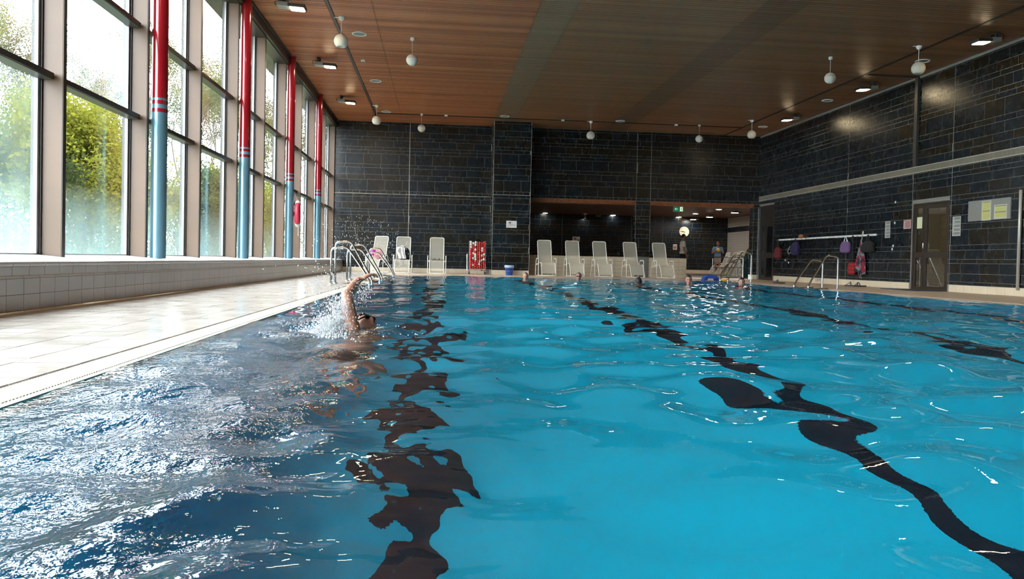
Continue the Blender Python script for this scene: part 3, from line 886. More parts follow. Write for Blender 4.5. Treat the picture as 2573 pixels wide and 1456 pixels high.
for (x, y), lab in (((-1.78,16.55),'round ceiling outlet beside the nearest large globe'), ((-1.78,20.85),'round ceiling outlet midway down the left slot'), ((-1.79,25.16),'round ceiling outlet at the left back corner of the slot'),
      ((2.10,25.13),'round ceiling outlet in front of the slate pillar'), ((6.02,25.16),'round ceiling outlet above the narrow pier'), ((11.02,25.16),'round ceiling outlet beside the right back globe'),
      ((11.02,20.82),'round ceiling outlet between the two farther right flood lights'), ((10.98,16.48),'round ceiling outlet partly behind the large right globe')):
    root = empty('ceiling_outlet', (x, y, CH), 0, lab, 'ceiling outlet', 'round outlets in the ceiling')
    MB().lathe([(.158,.0),(.158,-.014),(.148,-.018),(.128,-.012),(.128,.0)], 28).build('ring', M['white'], root)
    MB().lathe([(.0,-.006),(.128,-.006)], 28).build('grille', grille, root)
for (x, y), lab in (((-1.913,18.7),'small grey detector beside the left slot'), ((-2.91,14.62),'small grey detector at the top edge above the windows'), ((.163,25.33),'small detector on the back slot, left of the pillar'),
      ((4.09,25.35),'small detector on the back slot, right of the pillar'), ((8.02,25.36),'small detector on the back slot above the wide opening')):
    root = empty('detector', (x, y, CH), 0, lab, 'detector', 'small detectors on the ceiling')
    MB().box(-.05,.05,-.04,.04,-.05,0,.008).build('casing', M['white'], root); MB().lathe([(0,-.062),(.022,-.058),(.026,-.05)], 12).build('eye', M['grey'], root)
# cable duct branching to the right wall and down it
du = empty('cable_duct', (0,0,0), 0, 'dark cable duct running across the ceiling and down the right wall', 'duct')
MB().box(10.45, XR, 17.80, 17.89, CH-.03, CH+.005).build('ceiling_run', M['track'], du)
MB().box(XR-.085, XR-.014, 17.78, 17.90, 3.07, CH-.02, .006).build('wall_run', M['dgrey'], du)
MB().box(SRX[0]+.02, SRX[1]-.02, YF, SBY[1], CH-.014, CH+.02).box(SLX[1], SRX[0], SBY[0]+.02, SBY[1]-.02, CH-.014, CH+.02).build('slot_run', M['track'], du)

# lamps in the hall behind
for (x, y), lab in (((14.88,46.0),'flush downlight at the far end of the hall behind'), ((14.76,42.6),'middle flush downlight in the hall behind'), ((14.70,38.8),'nearest flush downlight in the hall behind'),
      ((6.42,45.7),'left flush downlight in the left opening'), ((10.69,45.95),'right flush downlight in the left opening'), ((14.65,35.0),'flush downlight in the hall behind, hidden by the lintel'), ((6.42,36),'flush downlight hidden above the left opening'), ((10.6,36),'flush downlight hidden above the narrow pier'), ((8,30.5),'flush downlight over the low wall'), ((13,31),'flush downlight over the inner pool')):
    root = empty('downlight', (x, y, H2), 0, lab, 'downlight', 'flush downlights in the hall behind')
    MB().lathe([(.17,.0),(.17,-.012),(.15,-.014)], 20).build('ring', M['white'], root)
    MB().lathe([(.0,-.02),(.12,-.02),(.15,-.012)], 20).build('lens', lens_c, root)
for (x, y), lab in (((15.6,46.6-1.2),'far hall flood on twin rods'), ((15.6,42.6),'middle hall flood on twin rods'), ((15.5,38.6),'nearest hall flood on twin rods')):
    root = empty('rod_lamp', (x, y, 3.27), 0, lab, 'flood light', 'floods on rods in the hall behind')
    MB().lathe([(.0,.10),(.14,.09),(.20,.02),(.21,.0),(.19,0)], 20).build('housing', M['grey'], root)
    MB().lathe([(.0,-.012),(.18,-.006)], 20).build('lens', lens_h, root)
    for x_ in (.06, .16): MB().tube([(x_,0,.05),(x_,0,.18)], .012, 6).build('rod', M['grey'], root)
    MB().box(.2,.34,-.06,.06,.0,.07).build('driver', M['grey'], root)
root = empty('wall_spot', (8.9, Y2-.35, 3.2), 0, 'small spot lamp lighting the slate above the diving sign', 'lamp')
MB().lathe([(.04,.1),(.08,.0),(.07,0)], 14).build('shade', M['dgrey'], root); MB().lathe([(0,.01),(.07,.01)], 14).build('bulb', lens_h, root)
MB().tube([(0,0,.1),(0,0,.25)], .012, 6).build('rod', M['dgrey'], root)
root = empty('ceiling_box', (9.7, 46.0-.3, 3.42), 0, 'grey box hanging under the ceiling in the left opening', 'box')
MB().box(-.16,.16,-.1,.1,-.12,.0,.01).build('casing', M['grey'], root); MB().box(-.04,.04,-.04,.04,0,.03).build('mount', M['dgrey'], root)

# ------------------------------------------------------------------ loungers
mesh_w = bpy.data.materials.new('white mesh fabric'); mesh_w.use_nodes = True
_t = NT(mesh_w); _b = _t.n['Principled BSDF']; _b.inputs['Base Color'].default_value = (.80,.73,.60,1); _b.inputs['Roughness'].default_value = .8
_tr = _t.new('ShaderNodeBsdfTransparent'); _mx = _t.new('ShaderNodeMixShader'); _mx.inputs[0].default_value = .36
_t.ln(_tr.outputs[0], _mx.inputs[1]); _t.ln(_b.outputs[0], _mx.inputs[2]); _t.ln(_mx.outputs[0], _t.n['Material Output'].inputs[0])
def lounger():
    root = empty('sun_lounger', (0,0,0))
    W = .235; BW = .305
    prof = [(.60,1.23), (.54,1.05), (.36,.62), (.25,.47), (.14,.43), (-.10,.45), (-.22,.46), (-.31,.38), (-.47,.10), (-.50,.05)]
    # sheet frame: one bent tube
    R_ = [(W, y, z) for y, z in prof]; L_ = [(-W, y, z) for y, z in prof]
    loop = fillet([(0,.60,1.235)] + [(W,.60,1.235)] + R_[1:-1] + [(W,-.51,.022), (0,-.51,.022)], .06, 4)
    loop2 = [(-p[0], p[1], p[2]) for p in loop]
    MB().tube(loop, .0135, 7).tube(loop2, .0135, 7).build('seat_frame', M['cream'], root)
    mb = MB()
    ss = prof[:-1]
    v = [(s_*(W-.012), y, z) for (y, z) in ss for s_ in (-1, 1)]
    f = [(2*i, 2*i+1, 2*i+3, 2*i+2) for i in range(len(ss)-1)]
    MB().add(v[:8], f[:3]).build('backrest', mesh_w, root, fix=False)
    MB().add(v[6:14], f[:3]).build('seat', mesh_w, root, fix=False)
    MB().add(v[12:], [(0,1,3,2),(2,3,5,4)]).build('leg_rest', mesh_w, root, fix=False)
    for s_ in (-1, 1):
        x = s_*BW
        MB().tube(fillet([(x,-.16,.02),(x,-.14,.30),(x,-.12,.585),(x,.12,.60),(x,.33,.575),(x,.40,.30),(x,.46,.02)], .06, 4), .013, 7).build('leg', M['cream'], root)
        MB().box(x-.022, x+.022, -.06, .26, .598, .618, .008).build('armrest', M['cream'], root)
        MB().tube([(x,.38,.40),(s_*W,.20,.445)], .011, 6).tube([(x,-.13,.42),(s_*W,-.10,.45)], .011, 6).tube([(x,-.13,.40),(x,.385,.38)], .010, 6).build('link_bar', M['cream'], root)
    for y_ in (-.16, .46): MB().tube([(-BW,y_,.02),(BW,y_,.02)], .013, 7).build('floor_bar', M['cream'], root)
    return root
l0 = lounger()
spots = [(-2.08,25.55,-.26,'white mesh sun lounger behind the left ladders holding a pink bag'), (-1.19,25.6,0,'white mesh sun lounger with a white shirt and black bag on it'), (-.05,25.6,0,'white mesh sun lounger with dark sandals on its seat'),
         (3.67,25.5,.03,'cream sun lounger nearest the slate pillar'), (4.66,25.6,.02,'cream sun lounger standing behind the head with dark goggles'), (5.63,25.6,.03,'middle cream sun lounger of the right hand five'),
         (6.73,25.6,.05,'cream sun lounger in front of the narrow pier'), (7.77,25.55,.05,'cream sun lounger nearest the end of the low wall')]
for i, (x, y, a, lab) in enumerate(spots):
    o = l0 if i == 0 else copy_tree(l0)
    o.location = (x, y, 0); o.rotation_euler.z = a
    tag(o, lab, 'sun lounger', 'sun loungers along the back wall')
for i, (x, y, a, lab) in enumerate(((16.15,42.4,-1.45,'sun lounger in profile beside the man with the ball, farthest of its row'), (15.75,40.3,-1.5,'sun lounger in profile in the hall behind, second from the far end'), (15.2,38.2,-1.4,'sun lounger in profile in the hall behind, third from the far end'),
      (14.75,36.2,-1.45,'sun lounger in profile in the hall behind, fourth from the far end'), (14.1,34.0,-1.4,'sun lounger in profile behind the rails, second nearest of its row'), (13.35,31.9,-1.45,'sun lounger in profile behind the rails, nearest of its row'))):
    o = copy_tree(l0); o.location = (x, y, 0); o.rotation_euler.z = a
    tag(o, lab, 'sun lounger', 'sun loungers in the hall behind')

# ------------------------------------------------------------------ pool ladders
def ladder(loc, s, label, tall, low, gap=.62, name='pool_ladder', depth=1.2):
    """s=-1: enters the pool towards +X (left edge) ; s=+1: towards -X (right edge)"""
    root = empty(name, loc, 0, label, 'pool ladder', 'steel pool ladders')
    for j, h_ in ((0, low), (1, tall)):
        y = j*gap
        pts = [(0,y,-.02),(0,y,h_),(-s*.29,y,h_+.025),(-s*.64,y,.19),(-s*.72,y,.02),(-s*.66,y,-.05),(-s*.50,y,-.30),(-s*.49,y,-depth)]
        MB().tube(fillet(pts, .09, 5), .021, 10).build('rail', M['steel'], root)
        MB().lathe([(.045,-.004),(.045,.010),(.024,.016)], 14, (0, y, 0)).build('floor_flange', M['steel_d'], root)
        MB().tube(fillet([(-s*.70,y,.03),(-s*.62,y,-.004),(-s*.22,y,.012)], .07, 4), .018, 8).build('foot_bar', M['steel'], root)
    for z in (-.30, -.6, -.9):
        MB().box(min(-s*.53,-s*.43), max(-s*.53,-s*.43), 0, gap, z-.012, z+.012, .005).build('step', M['steel_d'], root)
    return root
ladder((-1.97,14.25,0), -1, 'steel pool ladder nearest the viewer behind the swimmer hand', .79, .67, .55)
ladder((-1.95,16.55,0), -1, 'second steel pool ladder along the left edge', .77, .66, .60)
ladder((-1.95,21.2,0), -1, 'farthest steel pool ladder on the left by the pink bag', .75, .63, .60)
ladder((9.24,16.75,0), 1, 'steel pool ladder at the right edge below the hanging bags', .66, .76, .70)
ladder((9.22,21.6,0), 1, 'steel pool ladder near the right back corner', .80, .88, .60)
ladder((12.36,29.8,0), 1, 'steel ladder of the small pool in the hall behind', .62, .74, .60, depth=.9)
# rail of the inner pool
ir = empty('hand_rail', (0,0,0), 0, 'steel hand rail beside the small pool in the hall behind', 'hand rail')
MB().tube(fillet([(11.32,30.4,0),(11.32,30.4,.82),(12.72,30.4,.86),(12.74,30.4,0)], .1, 5), .02, 8).build('top_rail', M['steel'], ir)
MB().tube([(11.32,30.4,.40),(12.73,30.4,.42)], .017, 8).build('mid_rail', M['steel'], ir)
MB().tube([(11.75,30.55,.34),(12.28,30.55,.72)], .02, 8).build('slope_rail', M['steel'], ir)
ip = empty('trim_43', (0,0,0), kind='structure'); tag(ip, 'low rim and water of the small pool in the hall behind', 'small pool')
MB().box(9.6, 9.85, 31.4, 37.5, -.1, .05).box(9.6, 15, 31.1, 31.4, -.1, .05).box(9.6, 15, 37.4, 37.7, -.1, .05).build('rim', M['cream_tile'], ip)
MB().box(9.85, 15, 31.4, 37.4, -.1, .012).build('small_pool_water', mat('small pool water', (.02,.10,.11), .06), ip)
# ------------------------------------------------------------------ people
SKIN = mat('skin', (.44,.225,.155), .42, noise=.12, nscale=14)
SKIN2 = mat('tanned skin', (.36,.175,.115), .42, noise=.12, nscale=14)
LIP = mat('lips', (.38,.11,.09), .45); EYE = mat('eye', (.02,.015,.012), .15); BROW = mat('dark hair', (.012,.008,.006), .6)
HAIRG = mat('grey blond hair', (.16,.12,.085), .6); HAIRB = mat('brown hair', (.035,.02,.012), .55)
def remesh(mb, name, m, parent, voxel, smooth=4, cuts=()):
    me = mb.mesh(name); o = bpy.data.objects.new(name, me); COL.objects.link(o)
    md = o.modifiers.new('r', 'REMESH'); md.mode = 'VOXEL'; md.voxel_size = voxel; md.use_smooth_shade = True
    if smooth:
        sm = o.modifiers.new('s', 'SMOOTH'); sm.factor = .5; sm.iterations = smooth
    dg = bpy.context.evaluated_depsgraph_get()
    me2 = bpy.data.meshes.new_from_object(o.evaluated_get(dg))
    o.modifiers.clear()
    if cuts:
        bm = bmesh.new(); bm.from_mesh(me2)
        for co, no in cuts:
            bmesh.ops.bisect_plane(bm, geom=bm.verts[:]+bm.edges[:]+bm.faces[:], plane_co=co, plane_no=no, clear_outer=True)
        bm.to_mesh(me2); bm.free()
    o.data = me2; me2.name = name
    for p in me2.polygons: p.use_smooth = True
    me2.materials.clear(); me2.materials.append(m)
    if parent: o.parent = parent
    return o
def head_fn(scale=1.0):
    def fn(d, q):
        x, y, z = q.x, q.y, q.z
        jaw = max(0, -d.z)
        x *= 1 - .30*jaw**1.3; y *= 1 - .10*jaw
        def g(cx, cz, w, a):
            return a*math.exp(-((d.x-cx)**2+(d.z-cz)**2)/(w*w)) if d.y < 0 else 0
        y -= g(0, -.18, .17, .020) + g(0, -.02, .10, .010) + g(0, .24, .35, .004) + g(0, -.80, .22, .010) + g(0, -.50, .16, .005)
        y += g(.34, .08, .16, .010) + g(-.34, .08, .16, .010) + g(0, -.36, .10, .004)
        if d.y > .2: z += .004
        return Vector((x, y, z))*scale
    return fn
def add_head(mb, c, rot, s=1.0):
    """head of radius (.076,.096,.118); faces -Y before rot"""
    tmp = MB(); tmp.ball((0,0,0), (.076,.096,.118), 32, 24, head_fn())
    for sx in (-1, 1): tmp.ball((sx*.076, .012, -.005), (.012,.020,.030), 8, 6)
    R = rot.to_matrix() if hasattr(rot, 'to_matrix') else rot
    mb.add([Vector(c)+R @ (Vector(v)*s) for v in tmp.v], tmp.f, True)
def head_parts(root, c, rot, hair, style, s=1.0, goggles=False, glasses=False):
    R = rot.to_matrix()
    def put(mb, name, m):
        o = mb.build(name, m, root, fix=False); o.location = c; o.rotation_euler = rot; o.scale = (s,s,s); return o
    for sx in (-1, 1):
        put(MB().ball((sx*.030,-.084,.010), (.013,.008,.008), 10, 6), 'eye', EYE)
        put(MB().tube([(sx*.016,-.094,.030),(sx*.034,-.091,.034),(sx*.050,-.078,.028)], .004, 5), 'eyebrow', hair)
    put(MB().ball((0,-.090,-.058), (.024,.008,.008), 12, 6), 'mouth', LIP)
    hb = MB()
    def hf(d, q):
        k = 1.0
        front = d.y < -.15 and d.z < (.62 if style != 'bald' else .75)
        lowc = d.z < (-.55 if style in ('long', 'bun') else -.30)
        side = abs(d.x) > .75 and d.z < .05 and d.y < .15
        if front or lowc or side: k = .84
        return head_fn()(d, q)*(1.0 if k < 1 else 1.0)*(k if k < 1 else 1.075)
    hb.ball((0,.004,.006), (.078,.098,.119), 32, 24, hf)
    if style == 'bun': hb.ball((0,.10,.05), (.045,.04,.045), 14, 10)
    if style == 'long': hb.tube([(0,.07,.06),(.01,.115,.0),(.02,.12,-.10),(.02,.10,-.2)], [.05,.05,.045,.02], 10)
    put(hb, 'hair', hair)
    if goggles:
        g = MB()
        for sx in (-1, 1): g.ball((sx*.032,-.094,.012), (.026,.014,.017), 12, 8)
        g.tube(arc((0,0,.012), .100, 0, 2*PI, 28, 'xy'), .004, 5, cap=False)
        put(g, 'goggles', M['black'])
    if glasses:
        g = MB()
        for sx in (-1, 1): g.tube([(sx*.032+.024*math.cos(a), -.104, .010+.017*math.sin(a)) for a in [2*PI*k/14 for k in range(14)]], .002, 4, closed=True)
        g.tube([(-.008,-.105,.012),(.008,-.105,.012)], .002, 4)
        put(g, 'glasses', M['dgrey'])
def hand(mb, w, d, n, side, curl=.35, s=1.0, spread=.16):
    """palm, four fingers and a thumb; w wrist, d direction, n palm normal, side = thumb side (+/-1)"""
    d = Vector(d).normalized(); n = Vector(n); n = (n - d*n.dot(d)).normalized(); a = d.cross(n)*side
    w = Vector(w)
    for k in range(5):
        t = k/4
        mb.tube([w+d*.004*s, w+d*.045*s+a*(t-.5)*.055*s, w+d*.088*s+a*(t-.5)*.066*s], [.017*s,.015*s,.012*s], 8)
    for k, L in enumerate((.070,.080,.074,.058)):
        base = w + d*.086*s + a*(.030-.020*k)*s
        dirv = (d + a*(.5-k/3)*spread).normalized(); p = base; pts = [p]
        for j in range(3):
            ang = curl*(j+.6)
            dd = (dirv*math.cos(ang) + n*math.sin(ang)).normalized()
            p = p + dd*L*s*(.45, .32, .25)[j]; pts.append(p)
        mb.tube(pts, [.0095*s,.0088*s,.0080*s,.0062*s], 8)
    base = w + d*.022*s + a*.030*s
    mb.tube([base, base+(d*.6+a*.75).normalized()*.038*s, base+(d*.6+a*.75).normalized()*.038*s+(d*.85+a*.35+n*.35).normalized()*.046*s], [.014*s,.011*s,.0075*s], 8)
def limb(mb, pts, rad, n=12):
    mb.tube(pts, rad, n)
    for p, r in zip(pts, rad): mb.ball(p, r, 12, 8)
def build_body(root, J, skin, voxel=.011, female=False, headrot=Euler((0,0,0)), hands=True, curl=.3, palm=((1,0,0),(-1,0,0))):
    mb = MB()
    add_head(mb, J['head'], headrot)
    V = lambda k: Vector(J[k])
    mb.tube([V('neck')-Vector((0,0,.06)), V('neck'), V('head')+Vector((0,.012,-.06))], [.062,.056,.055], 14)
    sw = .155 if female else .175
    mb.ball(V('chest'), (sw*.93, .105, .17), 20, 14); mb.ball(V('waist'), (.125 if female else .150, .098 if female else .112, .16), 20, 14)
    mb.ball(V('pelvis'), (.165, .112, .13), 20, 14)
    for i, sd in enumerate(('l', 'r')):
        s_, e_, w_ = V('sh_'+sd), V('el_'+sd), V('wr_'+sd)
        mb.tube([V('neck')-Vector((0,0,.045)), s_], [.055,.055], 10)
        limb(mb, [s_, s_.lerp(e_, .35), e_, e_.lerp(w_, .3), w_], [.056,.050,.040,.040,.027])
        if hands: hand(mb, w_, w_-e_, palm[i], 1 if i == 0 else -1, curl)
        h_, k_, a_ = V('hip_'+sd), V('kn_'+sd), V('an_'+sd)
        limb(mb, [h_, h_.lerp(k_, .4), k_, k_.lerp(a_, .3), a_], [.088,.078,.055,.054,.038])
        f_ = (V('toe_'+sd)-a_)
        mb.tube([a_+Vector((0,.02,-.035)) if f_.length < .01 else a_-f_*.25, a_+f_*.35, V('toe_'+sd)], [.036,.034,.024], 10)
    return remesh(mb, 'body', skin, root, voxel)
def standing(dx=0):
    J = {'head': (0,-.02,1.645), 'neck': (0,.012,1.49), 'chest': (0,.005,1.27), 'waist': (0,0,1.06), 'pelvis': (0,.01,.93)}
    for s, sd in ((-1, 'l'), (1, 'r')):
        J['sh_'+sd] = (s*.185,.015,1.41); J['el_'+sd] = (s*.235,.03,1.11); J['wr_'+sd] = (s*.235,-.04,.86)
        J['hip_'+sd] = (s*.09,.01,.90); J['kn_'+sd] = (s*.10,-.01,.49); J['an_'+sd] = (s*.10,.03,.085); J['toe_'+sd] = (s*.12,-.16,.03)
    return J
def shirt(root, J, m, hem, voxel=.014, name='t_shirt'):
    mb = MB(); V = lambda k: Vector(J[k])
    mb.ball(V('chest'), (.195,.130,.20), 20, 14); mb.ball(V('waist'), (.185,.140,.20), 20, 14); mb.ball(V('pelvis')+Vector((0,0,.05)), (.190,.135,.15), 20, 14)
    for sd in ('l', 'r'):
        s_, e_ = V('sh_'+sd), V('el_'+sd)
        mb.tube([V('neck')-Vector((0,0,.045)), s_], [.07,.075], 12); mb.ball(s_, .075, 12, 8)
        mb.tube([s_, s_.lerp(e_, .62)], [.075,.070], 14)
    return remesh(mb, name, m, root, voxel, 4, [((0,0,hem), (0,0,-1)), ((0,0,1.475), (0,0,1))])
def shorts(root, J, m, knee=.75, waist=.98, voxel=.013):
    mb = MB(); V = lambda k: Vector(J[k])
    mb.ball(V('pelvis'), (.182,.128,.15), 20, 14)
    for sd in ('l', 'r'):
        h_, k_ = V('hip_'+sd), V('kn_'+sd)
        mb.tube([h_+Vector((0,0,.02)), h_.lerp(k_, knee)], [.108,.092], 14)
    return remesh(mb, 'shorts', m, root, voxel, 3, [((0,0,waist), (0,0,1))])

# man in white beyond the low wall
p1 = empty('person', (10.47,31.7,0), PI/2-.05, 'man in a white t-shirt and black shorts standing in profile beyond the low wall', 'person')
J = standing(); J['wr_l'] = (-.225,-.09,.88); J['el_l'] = (-.225,.03,1.11); J['waist'] = (0,-.03,1.06)
p1.scale = (1.02,1.02,1.02)
hr1 = Euler((-.05,0,0))
build_body(p1, J, SKIN2, headrot=hr1, curl=.4, palm=((1,0,0),(-1,0,0)))
head_parts(p1, J['head'], hr1, BROW, 'short')
shirt(p1, J, mat('white t-shirt', (.66,.60,.54), .85, bump=.15, bscale=12), .90); shorts(p1, J, M['black_cloth'], .72)
# man with the ball
p2 = empty('person', (15.92,42.0,0), -.25, 'man in a blue t-shirt and beige shorts holding a yellow ball', 'person')
J = standing()
for s, sd in ((-1, 'l'), (1, 'r')):
    J['sh_'+sd] = (s*.19,.015,1.41); J['el_'+sd] = (s*.30,-.02,1.15); J['wr_'+sd] = (s*.13,-.24,1.27)
p2.scale = (1.04,1.04,1.04)
hr2 = Euler((.12,0,-.35))
build_body(p2, J, SKIN2, headrot=hr2, curl=.45, palm=((.8,-.2,0),(-.8,-.2,0)))
head_parts(p2, J['head'], hr2, HAIRB, 'short')
shirt(p2, J, mat('blue t-shirt', (.16,.30,.52), .85, bump=.15, bscale=12), .92); shorts(p2, J, mat('beige shorts', (.40,.33,.24), .85), .70)
c = Matrix.Rotation(-.25, 3, 'Z') @ Vector((0,-.285,1.30))*1.04
bl = MB().ball((0,0,0), .10, 24, 16).build('ball', mat('yellow ball', (.85,.50,.03), .4), None)
bl.location = Vector((15.92,42.0,0))+c; tag(bl, 'yellow ball held by the man in the blue t-shirt', 'ball')

# heads of the bathers in the water
def bather(x, y, top, rz, label, hair, style, skin, female=False, goggles=False, glasses=False, suit=None, tilt=0.0):
    root = empty('person', (x, y, top-1.765), rz, label, 'person')
    J = standing()
    for s, sd in ((-1, 'l'), (1, 'r')):
        J['el_'+sd] = (s*.38,-.08,1.25); J['wr_'+sd] = (s*.40,-.32,1.24); J['kn_'+sd] = (s*.14,-.18,.55); J['an_'+sd] = (s*.14,.10,.22); J['toe_'+sd] = (s*.14,.06,.06)
    hr = Euler((tilt,0,0))
    build_body(root, J, skin, .013, female, hr, True, .2, ((0,0,-1),(0,0,-1)))
    head_parts(root, J['head'], hr, hair, style, 1.0, goggles, glasses)
    if suit:
        mb = MB(); V = lambda k: Vector(J[k])
        mb.ball(V('chest'), (.165,.118,.15), 18, 12); mb.ball(V('waist'), (.142,.115,.17), 18, 12); mb.ball(V('pelvis'), (.178,.124,.13), 18, 12)
        for s in (-1, 1): mb.tube([(s*.09,-.09,1.30),(s*.085,-.03,1.46),(s*.09,.09,1.30)], .016, 8)
        remesh(mb, 'swimsuit', suit, root, .014, 2)
    else:
        shorts(root, J, M['black_cloth'], .45, .95, .016)
    return root
bather(2.505, 21.6, .170, -.10, 'grey haired man in the water up to his chin in front of the slate pillar', HAIRG, 'short', SKIN)
bather(4.165, 22.2, .190, -.20, 'man in the water wearing dark swimming goggles', HAIRG, 'short', SKIN, goggles=True)
bather(5.02, 18.6, .150, PI+.1, 'dark haired bather seen from behind', BROW, 'short', SKIN)
bather(6.45, 19.0, .220, -.26, 'smiling woman with glasses and tied dark hair in the water', BROW, 'bun', SKIN, True, glasses=True, suit=M['black_cloth'])
bather(7.70, 18.6, .190, -.36, 'woman with long dark hair in the water near the right ladder', BROW, 'long', SKIN, True, suit=mat('red swimsuit', (.25,.02,.03), .7))

# the swimmer: crawl, left arm lifted out, face turned to the right
sw = empty('person', (0,0,0), 0, 'swimmer doing the crawl with one arm lifted out of splashing water', 'person')
mb = MB()
hd = Vector((-.535, 5.62, -.012))
hrot = Matrix(((-.22, -.93, -.14), (-.93, .20, .28), (-.28, .22, .95))).to_3x3()
# head: face towards the right (+X, a little up), crown away from the viewer
fz = Vector((-.58, .62, .52)).normalized()            # crown direction
_f = Vector((.72, -.42, .45))
fy = -(_f - fz*_f.dot(fz)).normalized()   # back of head (= local +Y)
fx = fy.cross(fz)
hm = Matrix((fx, fy, fz)).transposed()
add_head(mb, hd, hm, .98)
neck = hd - fz*.15 + Vector((0,0,-.02))
shl = Vector((-.585, 5.37, -.03)); elb = Vector((-.655, 5.55, .235)); wri = Vector((-.592, 5.74, .340))
shr = Vector((-.36, 5.40, -.27))
ch = Vector((-.51, 5.20, -.225)); wst = Vector((-.53, 4.97, -.36)); pel = Vector((-.55, 4.86, -.52))
mb.tube([hd - fz*.07, neck, ch+Vector((0,.10,.03))], [.055,.058,.065], 14)
mb.ball(ch, (.165,.19,.10), 20, 14); mb.ball(wst, (.145,.18,.10), 20, 14); mb.ball(pel, (.16,.14,.105), 20, 14)
mb.tube([ch+Vector((0,.10,0)), shl], [.07,.062], 12); mb.tube([ch+Vector((0,.10,0)), shr], [.07,.06], 12)
limb(mb, [shl, shl.lerp(elb, .4), elb, elb.lerp(wri, .3), wri], [.058,.053,.042,.041,.027], 16)
hand(mb, wri, (.58,.30,.30), (.35,.1,-.95), 1, .55, 1.08, .34)
er = Vector((-.29, 5.62, -.52)); wr_ = Vector((-.32, 5.78, -.72))
limb(mb, [shr, shr.lerp(er, .4), er, wr_], [.056,.05,.04,.028]); hand(mb, wr_, (0,1,0), (0,0,-1), -1, .15)
for s in (-1, 1):
    h_ = pel+Vector((s*.09,-.02,0)); k_ = Vector((-.56+s*.11, 4.60, -.86)); a_ = Vector((-.57+s*.10, 4.32, -1.14 if s > 0 else -1.22))
    limb(mb, [h_, h_.lerp(k_, .4), k_, a_], [.088,.075,.055,.038]); mb.tube([a_, a_+Vector((0,-.18,-.03))], [.035,.022], 10)
remesh(mb, 'body', SKIN2, sw, .0075, 3)
def sput(mb, name, m):
    o = mb.build(name, m, sw, fix=False); o.matrix_local = Matrix.Translation(hd) @ hm.to_4x4() @ Matrix.Scale(.98, 4); return o
g = MB()
for sx in (-1, 1): g.ball((sx*.032,-.093,.012), (.028,.015,.019), 14, 8)
g.tube(arc((0,0,.014), .101, 0, 2*PI, 28, 'xy'), .006, 6, cap=False)
sput(g, 'goggles', M['black'])
hb = MB()
hb.ball((0,.004,.008), (.079,.099,.120), 32, 24, lambda d, q: head_fn()(d, q)*(.84 if (d.y < -.2 and d.z < .5) or d.z < -.35 else 1.06))
sput(hb, 'swim_cap', mat('dark swim cap', (.02,.02,.025), .3))
sput(MB().ball((0,-.086,-.060), (.026,.010,.013), 12, 8), 'mouth', LIP)
mb = MB(); mb.ball(pel, (.172,.15,.118), 18, 12)
for s in (-1, 1):
    h_ = pel+Vector((s*.09,-.02,0)); k_ = Vector((-.56+s*.11, 4.60, -.86)); mb.tube([h_, h_.lerp(k_, .3)], [.10,.09], 12)
remesh(mb, 'swim_trunks', M['black_cloth'], sw, .014, 2)

# splash: drops and foam thrown up by the arm
drop_m = bpy.data.materials.new('water drops'); drop_m.use_nodes = True
_t = NT(drop_m); _b = _t.n['Principled BSDF']; _b.inputs['Base Color'].default_value = (.86,.90,.93,1); _b.inputs['Roughness'].default_value = .12
_tr = _t.new('ShaderNodeBsdfTransparent'); _mx = _t.new('ShaderNodeMixShader'); _mx.inputs[0].default_value = .72
_t.ln(_tr.outputs[0], _mx.inputs[1]); _t.ln(_b.outputs[0], _mx.inputs[2]); _t.ln(_mx.outputs[0], _t.n['Material Output'].inputs[0])
_bm = bmesh.new(); bmesh.ops.create_icosphere(_bm, subdivisions=1, radius=1.0)
ICO_V = np.array([v.co[:] for v in _bm.verts]); ICO_F = np.array([[v.index for v in f.verts] for f in _bm.faces]); _bm.free()
def drops(name, P, S, D, label):
    """P positions, S radii, D stretch vectors"""
    n = len(P); L = np.linalg.norm(D, axis=1, keepdims=True)+1e-9; U = D/L
    V = ICO_V[None]*S[:,None,None]
    along = (V*U[:,None]).sum(2, keepdims=True)
    V = V + U[:,None]*along*(L[:,None]/S[:,None,None]) + P[:,None]
    F = (ICO_F[None] + (np.arange(n)*len(ICO_V))[:,None,None]).reshape(-1)
    me = bpy.data.meshes.new(name); v = V.reshape(-1, 3).astype(np.float32)
    me.vertices.add(len(v)); me.vertices.foreach_set('co', v.ravel())
    me.loops.add(len(F)); me.loops.foreach_set('vertex_index', F.astype(np.int32))
    me.polygons.add(len(F)//3); me.polygons.foreach_set('loop_start', np.arange(0, len(F), 3, dtype=np.int32))
    me.polygons.foreach_set('use_smooth', np.ones(len(F)//3, bool)); me.update(calc_edges=True)
    return tag(link(name, me, drop_m), label, 'splash', kind='stuff')
r = np.random.default_rng(3)
Ps, Ss, Ds = [], [], []
def cloud(n, c, sd, r0, r1, vel, jit):
    p = r.normal(0, 1, (n, 3))*sd + c
    Ps.append(p); Ss.append(np.exp(r.uniform(math.log(r0), math.log(r1), n)))
    Ds.append(np.asarray(vel)[None]*r.uniform(.3, 1.2, (n, 1)) + r.normal(0, 1, (n, 3))*jit)
n = 620                                                    # fine fan of spray above the ladders
ang = r.uniform(.15, 2.2, n); rad = r.uniform(.25, .62, n)*(.75+.25*np.sin(ang))
p = np.stack([-.62+np.cos(ang)*rad*.95, 5.75+r.normal(0,.12,n), .30+np.sin(ang)*rad*.85], 1)
Ps.append(p); Ss.append(np.exp(r.uniform(math.log(.0007), math.log(.0018), n))); Ds.append(np.stack([np.cos(ang)*.005, np.zeros(n), np.sin(ang)*.004], 1)*r.uniform(.2, 1.2, (n, 1)))
cloud(200, (-.82,5.55,.22), (.10,.12,.13), .0012, .0042, (.001,0,-.002), .001)     # drops left of the arm
